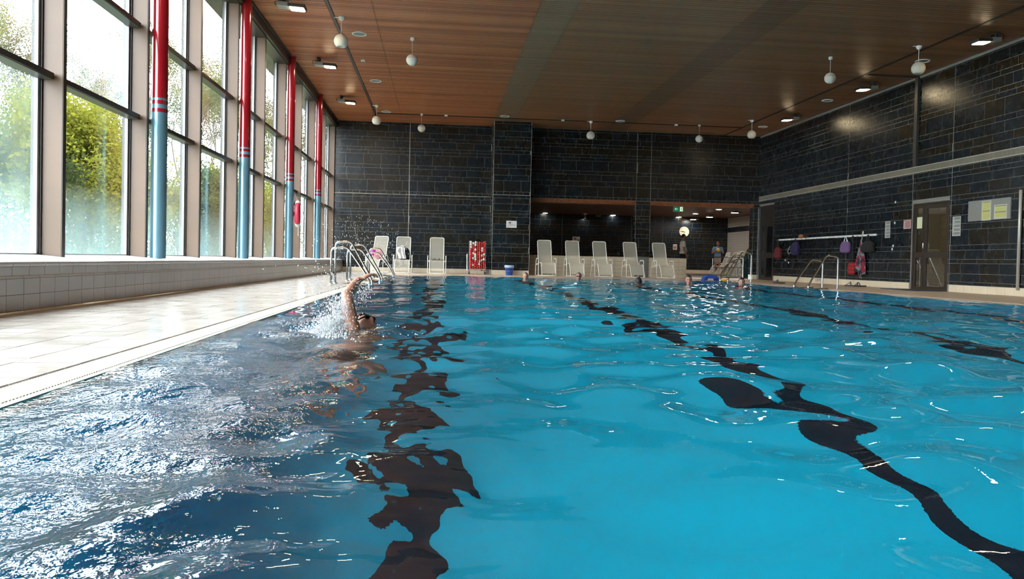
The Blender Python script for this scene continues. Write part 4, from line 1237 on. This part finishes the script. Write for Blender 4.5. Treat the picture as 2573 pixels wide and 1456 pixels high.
cloud(60, (-.78,5.5,.36), (.16,.1,.12), .002, .0055, (.001,0,-.002), .001)
cloud(260, (-.565,5.62,.24), (.045,.07,.06), .0012, .0040, (.001,0,-.004), .001)   # dripping from the forearm
cloud(900, (-.70,5.40,.05), (.055,.08,.075), .0010, .0034, (-.001,0,.005), .0014)    # foot of the splash
cloud(900, (-.80,5.30,.0), (.10,.12,.030), .0011, .0040, (-.002,0,.002), .0015)
cloud(2400, (-.73,5.36,.010), (.060,.07,.045), .0014, .0044, (-.001,0,.005), .0016)
cloud(700, (-.675,5.42,.12), (.032,.05,.07), .0009, .0030, (.0,0,.007), .0012)     # water sheet along the upper arm
cloud(260, (-.56,5.72,-.015), (.14,.10,.015), .0015, .005, (.002,0,.002), .002)
drops('splash', np.concatenate(Ps), np.concatenate(Ss), np.concatenate(Ds), 'white spray and drops thrown up around the swimmer arm')
Ps, Ss, Ds = [], [], []
cloud(520, (-.80,5.25,-.022), (.16,.13,.006), .003, .010, (0,0,0), .002)
cloud(200, (-.45,5.30,-.022), (.12,.09,.006), .002, .007, (0,0,0), .002)
drops('foam', np.concatenate(Ps), np.concatenate(Ss), np.concatenate(Ds), 'white foam floating on the water beside the swimmer')

# ------------------------------------------------------------------ right wall: doors, rail, bags, notices
room = tag(MB().box(XR+.3, 13.7, 15.4, 15.5, 0, 2.7).box(XR+.3, 13.7, 19.4, 19.5, 0, 2.7).box(13.6, 13.7, 15.4, 19.5, 0, 2.7).box(XR+.3, 13.7, 15.4, 19.5, 2.7, 2.8).box(XR+.02, 13.7, 15.4, 19.5, -.1, -.002)
           .build('wall_corridor', mat('corridor joints', (.32,.29,.24), .7)), 'pale tiled corridor behind the glass door', 'corridor', kind='structure')
lay(room, 'tile', M['cream_tile'], [(13.585, 13.602, 15.6+i*.2+.004, 15.6+i*.2+.196, j*.2+.004, j*.2+.196) for i in range(19) for j in range(13)])
root = empty('ceiling_lamp', (12.9,17.4,2.68), 0, 'small lamp lighting the corridor behind the glass door', 'lamp')
MB().lathe([(0,-.06),(.1,-.05),(.13,0)], 16).build('shade', mat('corridor lamp', (1,1,1), .4, emit=(1,.92,.75), estr=110.0), root); MB().lathe([(.13,-.01),(.15,0)], 16).build('ring', M['grey'], root)
dw = mat('dark brown door frame', (.030,.020,.013), .4)
dglass = bpy.data.materials.new('door glass'); dglass.use_nodes = True
_t = NT(dglass); _t.n.remove(_t.n['Principled BSDF'])
_tr = _t.new('ShaderNodeBsdfTransparent'); _tr.inputs[0].default_value = (.8,.8,.75,1); _gl = _t.new('ShaderNodeBsdfGlossy'); _gl.inputs['Roughness'].default_value = .01
_lw = _t.new('ShaderNodeLayerWeight'); _mx = _t.new('ShaderNodeMixShader')
_t.ln(_t.math('ADD', .13, _t.math('MULTIPLY', _t.math('POWER', _lw.outputs['Facing'], 4.0), .9), clamp=True), _mx.inputs[0])
_t.ln(_tr.outputs[0], _mx.inputs[1]); _t.ln(_gl.outputs[0], _mx.inputs[2]); _t.ln(_mx.outputs[0], _t.n['Material Output'].inputs[0])
d1 = empty('door_1', (XR, 0, 0), kind='structure'); tag(d1, 'dark framed double glass door in the right wall', 'door')
def rectframe(mb, x0, x1, ya, yb, za, zb, w):
    mb.box(x0, x1, ya, ya+w, za, zb).box(x0, x1, yb-w, yb, za, zb).box(x0, x1, ya+w, yb-w, za, za+w).box(x0, x1, ya+w, yb-w, zb-w, zb)
mb = MB(); rectframe(mb, -.005, .07, 16.56, 17.93, -.01, 2.14, .05); mb.build('frame', dw, d1)
for nm, ya, yb, st in (('side_leaf', 17.50, 17.88, .07), ('door_leaf', 16.61, 17.49, .09)):
    mb = MB(); rectframe(mb, .005, .055, ya, yb, .01, 2.085, st); mb.box(.005, .055, ya+st, yb-st, .79, .93)
    lf = mb.build(nm, dw, d1)
    for za, zb in ((.01+st, .79), (.93, 2.085-st)): MB().box(.025, .033, ya+st, yb-st, za, zb).build('pane', dglass, lf)
    if nm == 'door_leaf':
        MB().tube(fillet([(.005,yb-.045,1.02),(-.045,yb-.045,1.02),(-.045,yb-.045,1.16),(.005,yb-.045,1.16)], .02), .010, 8).build('handle', M['steel'], lf)
    else:
        MB().box(.019, .023, ya+.085, yb-.085, 1.52, 1.80).build('notice', mat('pale yellow notice', (.55,.56,.36), .8), lf)
        MB().tube([(.020, 17.69+.055*math.cos(a), 1.42+.055*math.sin(a)) for a in [2*PI*k/18 for k in range(18)]], .008, 5, closed=True).box(.016, .022, 17.672, 17.708, 1.40, 1.445).build('round_mark', M['black'], lf)
MB().box(-.012, .0, 16.545, 17.945, 2.135, 2.155).box(-.012, .0, 17.925, 17.945, 0, 2.14).box(-.012, .0, 16.545, 16.562, 0, 2.14).build('edge_trim', M['steel_d'], d1)
d2 = empty('door_2', (XR, 0, 0), kind='structure'); tag(d2, 'dark closed door at the right back corner', 'door')
mb = MB(); rectframe(mb, -.005, .08, 25.82, 27.02, -.01, 2.70, .06); mb.box(-.002, .07, 25.88, 26.96, 2.02, 2.08); mb.build('frame', M['mdark'], d2)
MB().box(.02, .05, 25.88, 26.96, 2.08, 2.64).build('top_panel', M['mdark'], d2)
for ya, yb in ((25.88, 26.55), (26.56, 26.96)):
    mb = MB(); rectframe(mb, .01, .06, ya, yb, .01, 2.02, .08); mb.box(.01, .06, ya+.08, yb-.08, .80, 1.0); lf = mb.build('door_leaf', M['mdark'], d2)
    for za, zb in ((.09,.80),(1.0,1.94)): MB().box(.03, .04, ya+.08, yb-.08, za, zb).build('pane', mat('dark door glass', (.008,.009,.010), .05), lf)
tag(MB().box(XR+.13, XR+.25, 25.6, 27.2, 0, 2.8).build('wall_door_back', M['black']), 'dark space behind the closed door', 'wall', kind='structure')
MB().box(-.012, .0, 25.80, 27.03, 2.70, 2.72).box(-.012, .0, 25.80, 25.825, 0, 2.7).build('edge_trim', M['steel_d'], d2)

rl = empty('hook_rail', (XR, 0, 0), 0, 'long white clothes rail with hooks on the slate wall', 'hook rail')
MB().box(-.035, -.014, 19.47, 25.40, 1.395, 1.448, .003).build('board', M['white'], rl)
for k in range(24):
    y = 19.6 + k*.25
    MB().tube(fillet([(-.033,y,1.415),(-.075,y,1.400),(-.085,y,1.430)], .015, 3), .005, 6).build('hook', M['steel_d'], rl)
def bag(name, label, y, z0, z1, wt, wb_, th, m, strap, strap_m, top=1.42, rz=0, x=-.09, sp=.25):
    root = empty(name, (XR+x, y, z0), rz, label, 'bag', 'bags on the clothes rail')
    h = z1-z0
    def fn(d, q):
        t = (d.z+1)/2
        e = lambda v: math.copysign(abs(v)**.55, v)
        w = wb_*(1-t)+wt*t
        return Vector((e(d.x)*th*(.55+.6*(1-t))*(1-.35*abs(d.z)**4), e(d.y)*w/2*(1+.05*math.sin(9*t+d.x*4)), (e(d.z)+1)/2*h))
    MB().ball((0,0,0), 1, 24, 18, fn).build('pouch', m, root)
    for s in (-1, 1):
        MB().tube(fillet([(s*.012, s*wt*sp, h*.96), (s*.006, s*.012, top-z0), (s*.004, -s*.012, top-z0), (-s*.010, -s*wt*sp*.7, h*.96)], .03, 3), strap, 6).build('strap', strap_m, root)
    return root
redc = mat('dark red cloth', (.10,.008,.012), .85, noise=.3, nscale=30); blu = mat('violet blue cloth', (.012,.007,.055), .8); lil = mat('lilac cloth', (.135,.075,.19), .8)
bag('tote_bag', 'dark red tote bag at the far left end of the clothes rail', 25.28, .78, 1.17, .34, .56, .085, redc, .010, M['black_cloth'])
b2 = bag('backpack', 'violet blue rucksack with silver strap hanging on the rail', 24.0, .885, 1.33, .32, .50, .10, blu, .010, blu)
MB().tube([(-.09,.20,.30),(-.12,.28,.14),(-.11,.24,.03),(-.12,.06,.09)], .008, 6).build('silver_strap', mat('silver band', (.5,.5,.5), .4), b2)
bag('gym_bag', 'lilac drawstring bag with white cords on the rail', 20.90, .93, 1.27, .42, .50, .075, lil, .007, M['white'], sp=.33)
plaid = bpy.data.materials.new('red plaid'); plaid.use_nodes = True
_t = NT(plaid); _b = _t.n['Principled BSDF']; _b.inputs['Roughness'].default_value = .85
_s = _t.new('ShaderNodeSeparateXYZ'); _t.ln(_t.new('ShaderNodeNewGeometry').outputs['Position'], _s.inputs[0])
_a = _t.math('GREATER_THAN', _t.math('SINE', _t.math('MULTIPLY', _s.outputs[1], 60)), .1); _c = _t.math('GREATER_THAN', _t.math('SINE', _t.math('MULTIPLY', _s.outputs[2], 60)), .1)
_t.ln(_t.mix(_t.math('MULTIPLY', _t.math('ADD', _a, _c), .45), (.34,.012,.016), (.08,.004,.006)), _b.inputs['Base Color'])
bag('shoulder_bag', 'red plaid bag hanging low on a long black strap', 20.52, .31, .68, .28, .40, .075, plaid, .014, M['black_cloth'])
pat = bpy.data.materials.new('red and grey print'); pat.use_nodes = True
_t = NT(pat); _b = _t.n['Principled BSDF']; _b.inputs['Roughness'].default_value = .9
_v = _t.new('ShaderNodeTexVoronoi'); _v.inputs['Scale'].default_value = 13
_t.ln(_t.new('ShaderNodeNewGeometry').outputs['Position'], _v.inputs['Vector'])
_t.ln(_t.ramp(_v.outputs['Color'], [(.0, (.20,.008,.025)), (.45, (.22,.01,.03)), (.5, (.16,.17,.16)), (.62, (.14,.15,.15)), (.7, (.02,.015,.03))], 'CONSTANT'), _b.inputs['Base Color'])
tw = empty('towel', (XR-.07, 20.08, 0), 0, 'red and grey patterned cloth hanging long from the rail', 'towel')
MB().grid(lambda u, v: (-.03+.035*math.sin(u*9+v*2)*(.3+v), (u-.5)*(.06+.34*min(1, v*1.6)), 1.31-.95*v-.04*math.sin(u*5)*v), 18, 20).build('cloth', pat, tw)
MB().tube([(0,0,1.30),(.0,.01,1.44)], .008, 6).build('loop', M['steel_d'], tw)
MB().tube([(-.02,.12,.42),(-.03,.05,.30),(-.03,.0,.22)], .006, 5).tube([(-.02,.03,.40),(-.03,-.04,.28),(-.03,-.07,.21)], .006, 5).build('fringe', M['steel_d'], tw)['kind'] = 'stuff'
bag('handbag', 'large black handbag at the near end of the rail', 19.75, .94, 1.26, .40, .70, .078, M['black_cloth'], .012, M['black_cloth'])
t_ = MB().ball((0,0,0), (.05,.13,.055), 16, 10, lambda d, q: q*(1+.25*math.sin(d.y*7+d.x*5))).build('cloth_bundle', mat('orange cloth', (.26,.09,.025), .9)); t_.location = (XR-.07, 23.68, 1.495)
tag(t_, 'orange cloth bundle lying on top of the clothes rail', 'cloth')
t_ = MB().ball((0,0,0), (.05,.16,.04), 16, 10, lambda d, q: q*(1+.2*math.sin(d.y*6))).build('cap_hat', M['black_cloth']); t_.location = (XR-.07, 23.33, 1.482); tag(t_, 'black cap lying beside the orange cloth on the rail', 'cap')
t_ = MB().lathe([(.0,0),(.024,0),(.026,.05),(.017,.06),(.017,.09),(.0,.092)], 14).build('shampoo_bottle', mat('pale yellow plastic', (.55,.52,.36), .4)); t_.location = (XR-.06, 20.06, 1.447); tag(t_, 'small pale yellow bottle standing on the rail', 'bottle')

paper = mat('grey notice paper', (.36,.36,.34), .8); ink = mat('print ink', (.07,.07,.07), .8); pink = mat('pink notice paper', (.60,.33,.31), .8)
yel = mat('yellow timetable', (.50,.48,.16), .8); pinb = mat('grey pinboard felt', (.20,.195,.18), .9)
def poster(label, y0, y1, z0, z1, m, blocks, seed):
    root = empty('notice', (XR-.013, (y0+y1)/2, (z0+z1)/2), 0, label, 'notice')
    w, h = y1-y0, z1-z0
    MB().box(-.004, .0, -w/2, w/2, -h/2, h/2).build('sheet', m, root)
    rr_ = random.Random(seed); mb = MB(); z = h/2-.02
    for b in range(blocks):
        n = int((h/blocks-.03)/.014)
        for i in range(n):
            mb.box(-.0055, -.004, -w/2+.02, -w/2+.02+(w-.04)*rr_.uniform(.7, 1), z-.008, z); z -= .014
        z -= .03
    o = mb.build('print_lines', ink, root, fix=False); o['kind'] = 'stuff'
    return root
poster('tall grey notice of text blocks left of the pink sheet', 18.86, 19.09, 1.32, 1.76, paper, 5, 1)
poster('pink notice sheet left of the glass door', 17.99, 18.29, 1.53, 1.75, pink, 1, 2)
poster('tall grey notice right of the glass door', 16.16, 16.44, 1.29, 1.74, paper, 5, 3)
pb = empty('pinboard', (XR-.012, 15.275, 1.83), 0, 'grey pinboard with two yellow timetables on the right wall', 'pinboard')
MB().box(-.025, 0, -.63, .63, -.23, .22, .003).build('board', pinb, pb)
for (ya, yb, za, zb) in ((15.19-15.275, 15.47-15.275, -.235+.0, .195), (14.73-15.275, 15.10-15.275, -.215, .085)):
    fr_ = MB().box(-.032, -.025, ya, yb, za, zb).build('frame', mat('pale frame', (.42,.42,.36), .6), pb)
    zm = (za+zb)/2
    for (z0, z1) in ((za+.03, zm-.012), (zm+.002, zb-.035)):
        MB().box(-.035, -.032, ya+.03, yb-.03, z0, z1).build('timetable', yel, fr_)
        MB().box(-.036, -.032, ya+.03, yb-.03, z1-.002, z1+.010).build('header', ink, fr_)
    mb = MB(); z = za+.045
    while z < zb-.06: mb.box(-.0358, -.0350, ya+.04, yb-.05, z, z+.004); z += .018
    mb.build('print_lines', mat('olive print', (.25,.24,.10), .8), fr_, fix=False)['kind'] = 'stuff'
sp = MB().lathe([(.0,.12),(.032,.12),(.032,2.16),(.024,2.17),(.0,2.17)], 14).build('corner_post', mat('steel corner guard', (.42,.40,.35), .4, metal=.3)); sp.location = (XR-.048, 14.36, 0); tag(sp, 'steel corner pipe at the right edge of the photo', 'pipe')
for (y, z, lab) in ((18.66, 2.24, 'upper white wall plug above the pink notice'), (18.66, 1.70, 'white wall plug between the two notices'), (18.70, 1.10, 'white wall plug low between rail and door'), (18.74, 1.02, 'lowest white plug between rail and door'), (24.85, .72, 'white wall plug below the violet rucksack'), (24.6, .64, 'small white plug low on the wall near the far ladder')):
    t_ = empty('wall_plug', (XR-.016, y, z), 0, lab, 'wall plug', 'white plugs on the right wall')
    MB().ball((-.004,0,0), (.016,.024,.034), 12, 8).build('cover', M['white'], t_); MB().lathe([(0,-.028),(.008,-.026),(.010,0)], 8, axis='x').build('nozzle', M['grey'], t_)

def text(s, size, parent, loc, rot, m, name='lettering', ext=.0015):
    cu = bpy.data.curves.new(name, 'FONT'); cu.body = s; cu.size = size; cu.extrude = ext; cu.align_x = 'CENTER'; cu.align_y = 'CENTER'
    o = bpy.data.objects.new(name, cu); COL.objects.link(o)
    me = bpy.data.meshes.new_from_object(o.evaluated_get(bpy.context.evaluated_depsgraph_get()))
    bpy.data.objects.remove(o); me.name = name; me.materials.clear(); me.materials.append(m)
    q = bpy.data.objects.new(name, me); COL.objects.link(q); q.location = loc; q.rotation_euler = rot
    if parent: q.parent = parent
    return q
ROTX = (PI/2, 0, -PI/2)
dm = text('1.20 M', .135, None, (XR-.0165, 22.60, .098), ROTX, ink, 'depth_mark'); tag(dm, 'dark depth marking 1.20 M on the skirting behind the right ladder', 'depth marking')

# signs
def dive_sign(loc, w, h, label, face, words):
    root = empty('sign', loc, 0, label, 'sign')
    MB().box(-w/2, w/2, -.008, 0, -h/2, h/2, .006).build('plate', face, root)
    f = -.0095
    MB().ball((-w*.16, f, h*.27), (.022*w/.36, .002, .022*w/.36), 12, 8).tube([(-w*.33,f,h*.24),(-w*.22,f,h*.16),(-w*.10,f,h*.08),(-w*.05,f,-h*.06),(-w*.10,f,-h*.16),(-w*.05,f,-h*.27)], .008*w/.36, 6).tube([(-w*.15,f,h*.12),(-w*.10,f,h*.22),(-w*.02,f,h*.18)], .006*w/.36, 6).build('diver', M['black'], root)
    MB().tube([(-w*.40,f-.002,-h*.34),(w*.06,f-.002,h*.36)], .007*w/.36, 6).build('slash', mat('sign red', (.60,.06,.08), .5), root)
    MB().tube([(-w*.40,f,-h*.32),(-w*.30,f,-h*.30),(-w*.20,f,-h*.32),(-w*.10,f,-h*.31)], .003, 5).build('waterline', M['grey'], root)
    for s, dx, dz, sz in words: text(s, sz*w/.36, root, (w*dx, f, h*dz), (PI/2,0,0), M['grey'])
    return root
dive_sign((2.49, 26.044, 1.76), .36, .24, 'white no diving sign on the slate pillar', mat('sign white', (.72,.72,.70), .4), (('Nicht', .16, .0, .05), ('springen', .24, -.14, .05)))
dive_sign((8.43, Y2-.016, 1.905), .46, .31, 'pinkish no diving sign on the far wall of the left opening', mat('sign pink', (.66,.60,.62), .4), (('Nicht', .20, .0, .05), ('springen', .24, -.16, .05)))
ex = empty('exit_sign', (9.035, 28.0, 2.60), 0, 'green exit sign with a white arrow hanging in the wide opening', 'exit sign')
gm = mat('exit green', (.0,.16,.07), .4, emit=(.0,.22,.10), estr=.5); wm = mat('exit white', (.8,.9,.7), .4, emit=(.9,1,.7), estr=.8)
MB().box(-.20,.20,.01,.06,-.10,.10,.006).build('casing', M['grey'], ex); MB().box(-.17,.19,.004,.012,-.085,.085).build('panel', gm, ex)
MB().box(-.14,-.02,-.002,.004,-.010,.010).add([(-.15,-.002,0),(-.10,-.002,.05),(-.085,-.002,.037),(-.122,-.002,0),(-.085,-.002,-.037),(-.10,-.002,-.05)], [(0,1,2,3),(0,3,4,5)]).build('arrow', mat('exit arrow', (.7,.75,.7), .5, emit=(.8,.9,.8), estr=.4), ex)
MB().box(.06,.16,-.003,.004,-.08,.08).build('door_symbol', wm, ex)
MB().ball((.12,-.006,.05), (.014,.004,.016), 10, 6).tube([(.12,-.006,.03),(.11,-.006,-.01),(.125,-.006,-.04),(.10,-.006,-.065)], .009, 6).tube([(.11,-.006,-.01),(.09,-.006,-.03)], .008, 6).tube([(.09,-.006,.0),(.115,-.006,.022),(.145,-.006,.005)], .006, 6).build('running_figure', gm, ex)
MB().box(-.01,.01,.025,.045,.10,.12).build('hanger', M['grey'], ex)
MB().box(-.20,-.15,.02,.05,.10,H2-2.6).build('rod', M['dgrey'], ex)
rs = empty('sign', (14.70, Y2-.016, 1.57), 0, 'small white sign with a red no entry disc left of the man in white', 'sign')
MB().box(-.13,.13,-.008,0,-.17,.17).build('plate', mat('sign plate', (.62,.60,.58), .5), rs)
MB().lathe([(0,-.012),(.095,-.012),(.095,-.006)], 24, axis='y').build('disc', mat('no entry red', (.42,.02,.02), .5), rs); MB().box(-.06,.06,-.016,-.011,-.018,.018).build('bar', M['white'], rs)
ck = empty('wall_clock', (15.26, Y2-.02, 2.53), 0, 'round cream wall clock above the man in white', 'clock')
MB().lathe([(0,-.03),(.29,-.03),(.31,-.04),(.32,-.02),(.32,0)], 32, axis='y').build('dial', mat('clock dial', (.70,.64,.46), .5), ck)
for k in range(12):
    a = PI/2 - k*PI/6; c_, s_ = math.cos(a), math.sin(a)
    MB().add([(c_*.215-s_*.011, -.034, s_*.215+c_*.011), (c_*.215+s_*.011, -.034, s_*.215-c_*.011), (c_*.265+s_*.011, -.034, s_*.265-c_*.011), (c_*.265-s_*.011, -.034, s_*.265+c_*.011)], [(0,1,2,3)]).build('hour_mark', ink, ck, fix=False)
MB().tube([(.06,-.040,-.02),(-.13,-.040,.045)], .014, 6).build('hour_hand', ink, ck); MB().tube([(.06,-.046,-.008),(-.21,-.046,.03)], .009, 6).build('minute_hand', ink, ck)

# ------------------------------------------------------------------ things on the deck
red_f = mat('red float', (.55,.012,.010), .35); wht_f = mat('white float', (.75,.72,.68), .35)
rt = empty('rope_trolley', (1.335, 26.1, 0), 0, 'steel trolley that carries the coiled lane rope', 'trolley')
for s in (-1, 1):
    x = s*.275
    MB().prism([(-.16,.20),(.16,.20),(.20,.5),(.17,1.12),(.12,1.16),(-.10,1.16),(-.14,1.12),(-.17,.5)], x-.010, x+.010, 'x').build('side_plate', M['steel_d'], rt)
    MB().box(x-.022, x+.022, -.30, .30, .10, .15, .006).build('foot_rail', M['steel_d'], rt)
    for y in (-.26, .26):
        w_ = MB().lathe([(0,-.014),(.05,-.014),(.056,-.008),(.056,.008),(.05,.014),(0,.014)], 16, (x, y, .056), axis='x').build('wheel', M['dgrey'], rt); MB().box(x-.02, x+.02, y-.015, y+.015, .05, .11).build('fork', M['steel_d'], w_)
MB().box(-.28,.28,-.20,-.15,.16,.20,.006).build('cross_bar', M['steel_d'], rt); MB().tube([(-.27,0,.68),(.27,0,.68)], .03, 10).build('axle', M['steel_d'], rt)
MB().tube(fillet([(-.34,-.10,.12),(-.36,-.12,.68),(-.345,.05,.70),(-.345,.08,.15)], .05), .018, 8).build('push_handle', M['white'], rt)
lr = empty('lane_rope', (1.335, 26.1, 0), 0, 'coiled lane rope with red and white floats on the trolley', 'lane rope')
fm = {}
def float_me(m):
    if m.name not in fm:
        fm[m.name] = MB().lathe([(.010,-.038),(.028,-.036),(.034,-.028),(.034,.028),(.028,.036),(.010,.038)], 14).mesh('float'); fm[m.name].materials.append(m)
    return fm[m.name]
rq = random.Random(8)
for i in range(7):
    for j in range(12):
        x = -.225 + i*.075 + rq.uniform(-.008, .008); z = 1.105 - j*.083 - (i % 2)*.035 + rq.uniform(-.008, .008)
        if z < .16: continue
        o = bpy.data.objects.new('float', float_me(wht_f if rq.random() < .24 else red_f)); COL.objects.link(o); o.parent = lr
        o.location = (x, -.195 + .05*((z-.65)/.5)**2 + (i % 2)*.02 - .0, z); o.rotation_euler = (rq.uniform(-.2,.2), rq.uniform(-.3,.3), 0)
for i in range(7):
    MB().tube([(-.225+i*.075, -.15+.05*((z-.65)/.5)**2, z) for z in np.linspace(.15, 1.14, 9)], .009, 6).build('rope', M['white'] if i % 3 == 0 else M['dgrey'], lr)
MB().tube([(.06,-.25,.78),(.07,-.25,.50),(.065,-.25,.33)], .012, 6).build('rope_end', mat('orange cord', (.65,.22,.06), .6), lr)

bk = empty('bucket', (2.42, 25.75, 0), 0, 'blue bucket with a translucent bag liner beside the pillar', 'bucket')
MB().lathe([(0,.004),(.115,.0),(.120,.01),(.150,.27),(.155,.27),(.155,.28),(.145,.28),(.113,.02),(0,.02)], 24).build('pail', mat('blue plastic', (.012,.075,.34), .35), bk)
MB().lathe([(.146,.25),(.158,.262),(.166,.27),(.164,.34),(.15,.345),(.143,.30),(.12,.1)], 24).build('liner', mat('pale blue liner', (.42,.55,.72), .3), bk)
MB().tube(arc((0,0,.27), .16, 0, PI, 14, 'xz'), .005, 6).build('handle', M['steel_d'], bk).rotation_euler = (1.2, 0, 0)

# life buoy on the third column
lb = empty('life_buoy', (-3.425, 18.84, 1.53), .14, 'red and white life buoy hanging at the third column', 'life buoy')
def ring_seg(a0, a1, m, nm):
    MB().tube(arc((0,0,0), .265, a0, a1, 14, 'yz'), .062, 14).build(nm, m, lb)
rb = mat('buoy red', (.50,.02,.06), .4)
ring_seg(PI*.70-.0, PI*1.30, rb, 'red_segment'); ring_seg(-PI*.30, PI*.30, rb, 'red_segment')
ring_seg(PI*.30, PI*.70, M['white'], 'white_segment'); ring_seg(PI*1.30, PI*1.70, M['white'], 'white_segment')
MB().tube(fillet([(.06,.05,.29),(.10,.20,.10),(.13,.45,-.02),(.12,.42,-.12),(.07,.16,-.20)], .08, 5), .010, 6).tube([(.0,0,.32),(-.08,-.02,.52),(-.02,.04,.32)], .007, 6).tube(fillet([(.02,-.02,-.31),(.02,-.04,-.55),(.02,.03,-.31)], .03), .008, 6).build('rope', M['white'], lb)
MB().box(-.12,-.05,-.05,.05,.20,.30,.005).box(-.12,-.05,-.05,.05,-.05,.05,.005).build('bracket', M['grey'], lb)

# belongings on the loungers
pb_ = empty('bag', (-2.06, 25.42, .45), 0, 'pink and magenta bag on the lounger behind the left ladders', 'bag')
MB().ball((.06,.08,.16), (.15,.09,.16), 20, 14, lambda d, q: q*(1+.12*math.sin(d.x*7+d.z*5))).build('pouch', mat('pink cloth', (.50,.20,.22), .8, noise=.4, nscale=18), pb_)
MB().ball((-.10,.10,.24), (.10,.08,.10), 16, 12, lambda d, q: q*(1+.2*math.sin(d.x*8+d.y*6))).build('scarf', mat('magenta cloth', (.38,.05,.26), .85), pb_)
bb = empty('bag', (-1.14, 25.62, .455), 0, 'black bag half hidden under the white shirt on the lounger', 'bag')
MB().ball((0,.06,.18), (.20,.08,.20), 20, 14, lambda d, q: Vector((math.copysign(abs(d.x)**.6, d.x)*.185, q.y, math.copysign(abs(d.z)**.6, d.z)*.20 + .03*math.sin(d.x*5)))).build('pouch', M['black_cloth'], bb)
MB().tube(arc((0,.06,.36), .07, 0, PI, 10, 'xz'), .012, 6).build('handle', M['black_cloth'], bb)
ws = empty('shirt', (-1.19, 25.52, .47), 0, 'crumpled white shirt draped over the black bag', 'shirt')
MB().grid(lambda u, v: (-.14+.25*u*(1-.25*v)-.10*v*(u < .4)*(.4-u)*2 + .01*math.sin(v*9), .03+.02*math.sin(u*14+v*3)-.03*math.sin(v*PI), .02+.39*v-.06*(u-.5)**2*v), 20, 20).build('body', M['white'], ws)
MB().tube([(-.10,.02,.38),(-.16,-.01,.33),(-.17,-.03,.25)], [.05,.055,.045], 10).build('sleeve', M['white'], ws)
MB().tube(arc((-.02,.01,.40), .055, PI*.1, PI*.9, 8, 'xz'), .014, 6).build('collar', M['white'], ws)
dk = mat('dark rubber', (.022,.02,.02), .6); dk2 = mat('grey strap', (.10,.10,.10), .6)
def sandal(name, loc, rz, label, group, tilt=0):
    root = empty(name, loc, rz, label, 'sandal', group)
    sole = [(.045*math.cos(a)*(1.0 if math.sin(a) > 0 else .8), .13*math.sin(a)) for a in [2*PI*k/18 for k in range(18)]]
    MB().prism(sole, 0, .022).build('sole', dk, root)
    MB().tube(fillet([(-.045,.02,.02),(-.02,.03,.075),(.02,.03,.075),(.045,.02,.02)], .03), [.012]*14, 6).build('strap', dk2, root)
    MB().tube([(0,.10,.022),(0,.03,.075)], .007, 5).build('thong', dk2, root)
    return root
sandal('sandal', (-.09, 25.55, .455), 1.4, 'left one of the dark sandals on the third lounger', 'sandals on the lounger'); sandal('sandal', (.06, 25.60, .455), 1.7, 'right one of the dark sandals on the third lounger', 'sandals on the lounger')
sandal('flip_flop', (11.30, 19.72, .003), 1.0, 'nearer black flip flop on the right deck', 'flip flops on the right deck').scale = (1.5,1.5,1.5)
sandal('flip_flop', (11.36, 19.45, .003), 1.6, 'farther black flip flop of the pair by the rail', 'flip flops on the right deck').scale = (1.5,1.5,1.5)
sandal('flip_flop', (9.95, 21.3, .003), 1.4, 'black flip flop lying behind the long haired bather', 'flip flops by the far ladder').scale = (1.4,1.4,1.4)
tag(MB().box(11.02, 11.72, 16.55, 17.95, .002, .014, .004).build('door_mat', mat('blue mat', (.03,.035,.075), .95, bump=.3, bscale=120)), 'thin dark blue mat in front of the glass door', 'mat')
fb = empty('float_block', (8.66, 23.42, .0), 0, 'arched blue foam float at the far edge of the pool', 'pool float')
poly = [(-.27,.0),(-.24,.09),(-.15,.17),(0,.185),(.15,.17),(.24,.09),(.27,.0),(.16,.0),(.13,.07),(-.13,.07),(-.16,.0)]
MB().prism(poly, -.12, .12, 'y').build('block', mat('blue foam', (.015,.06,.33), .6), fb)
for s in (-1, 1): MB().prism([(s*.15,.012),(s*.22,.05),(s*.14,.12),(s*.12,.07)], -.125, -.118, 'y').build('end_slot', mat('dark blue foam', (.008,.02,.12), .7), fb)
yf = MB().lathe([(.05,.0),(.14,-.01),(.17,.02),(.15,.05),(.06,.045),(.05,.0)], 20).build('dive_ring', mat('yellow rubber', (.62,.36,.01), .5)); yf.location = (9.06, 23.3, .01); tag(yf, 'yellow rubber ring by the blue foam float', 'ring')
gb = empty('equipment_cover', (12.14, 29.0, 0), 0, 'dark green cover standing at the right of the hall rail', 'cover')
MB().prism([(-.02,0),(.20,0),(.20,1.20),(.13,1.12),(.04,.90),(-.12,.66),(.0,.42)], -.2, .2, 'y').build('sheet', mat('dark green cover', (.006,.028,.024), .5), gb)
MB().box(-.06,.22,-.22,.22,0,.06,.01).build('base', M['dgrey'], gb)
fc = empty('tap', (6.60, 27.33, .722), 0, 'chrome tap on the low cream wall beside the pier', 'tap')
MB().lathe([(.03,0),(.03,.012),(.018,.02),(.018,.10),(.0,.105)], 14).build('body', M['steel'], fc)
MB().tube(fillet([(0,0,.09),(-.02,-.02,.17),(-.07,-.06,.16),(-.08,-.07,.11)], .03), .009, 8).build('spout', M['steel'], fc); MB().tube([(0,0,.10),(.03,-.02,.13)], .007, 6).build('lever', M['steel'], fc)
MB().lathe([(.022,0),(.022,.02),(0,.025)], 12, (-.09,0,0)).build('knob', M['steel'], fc)
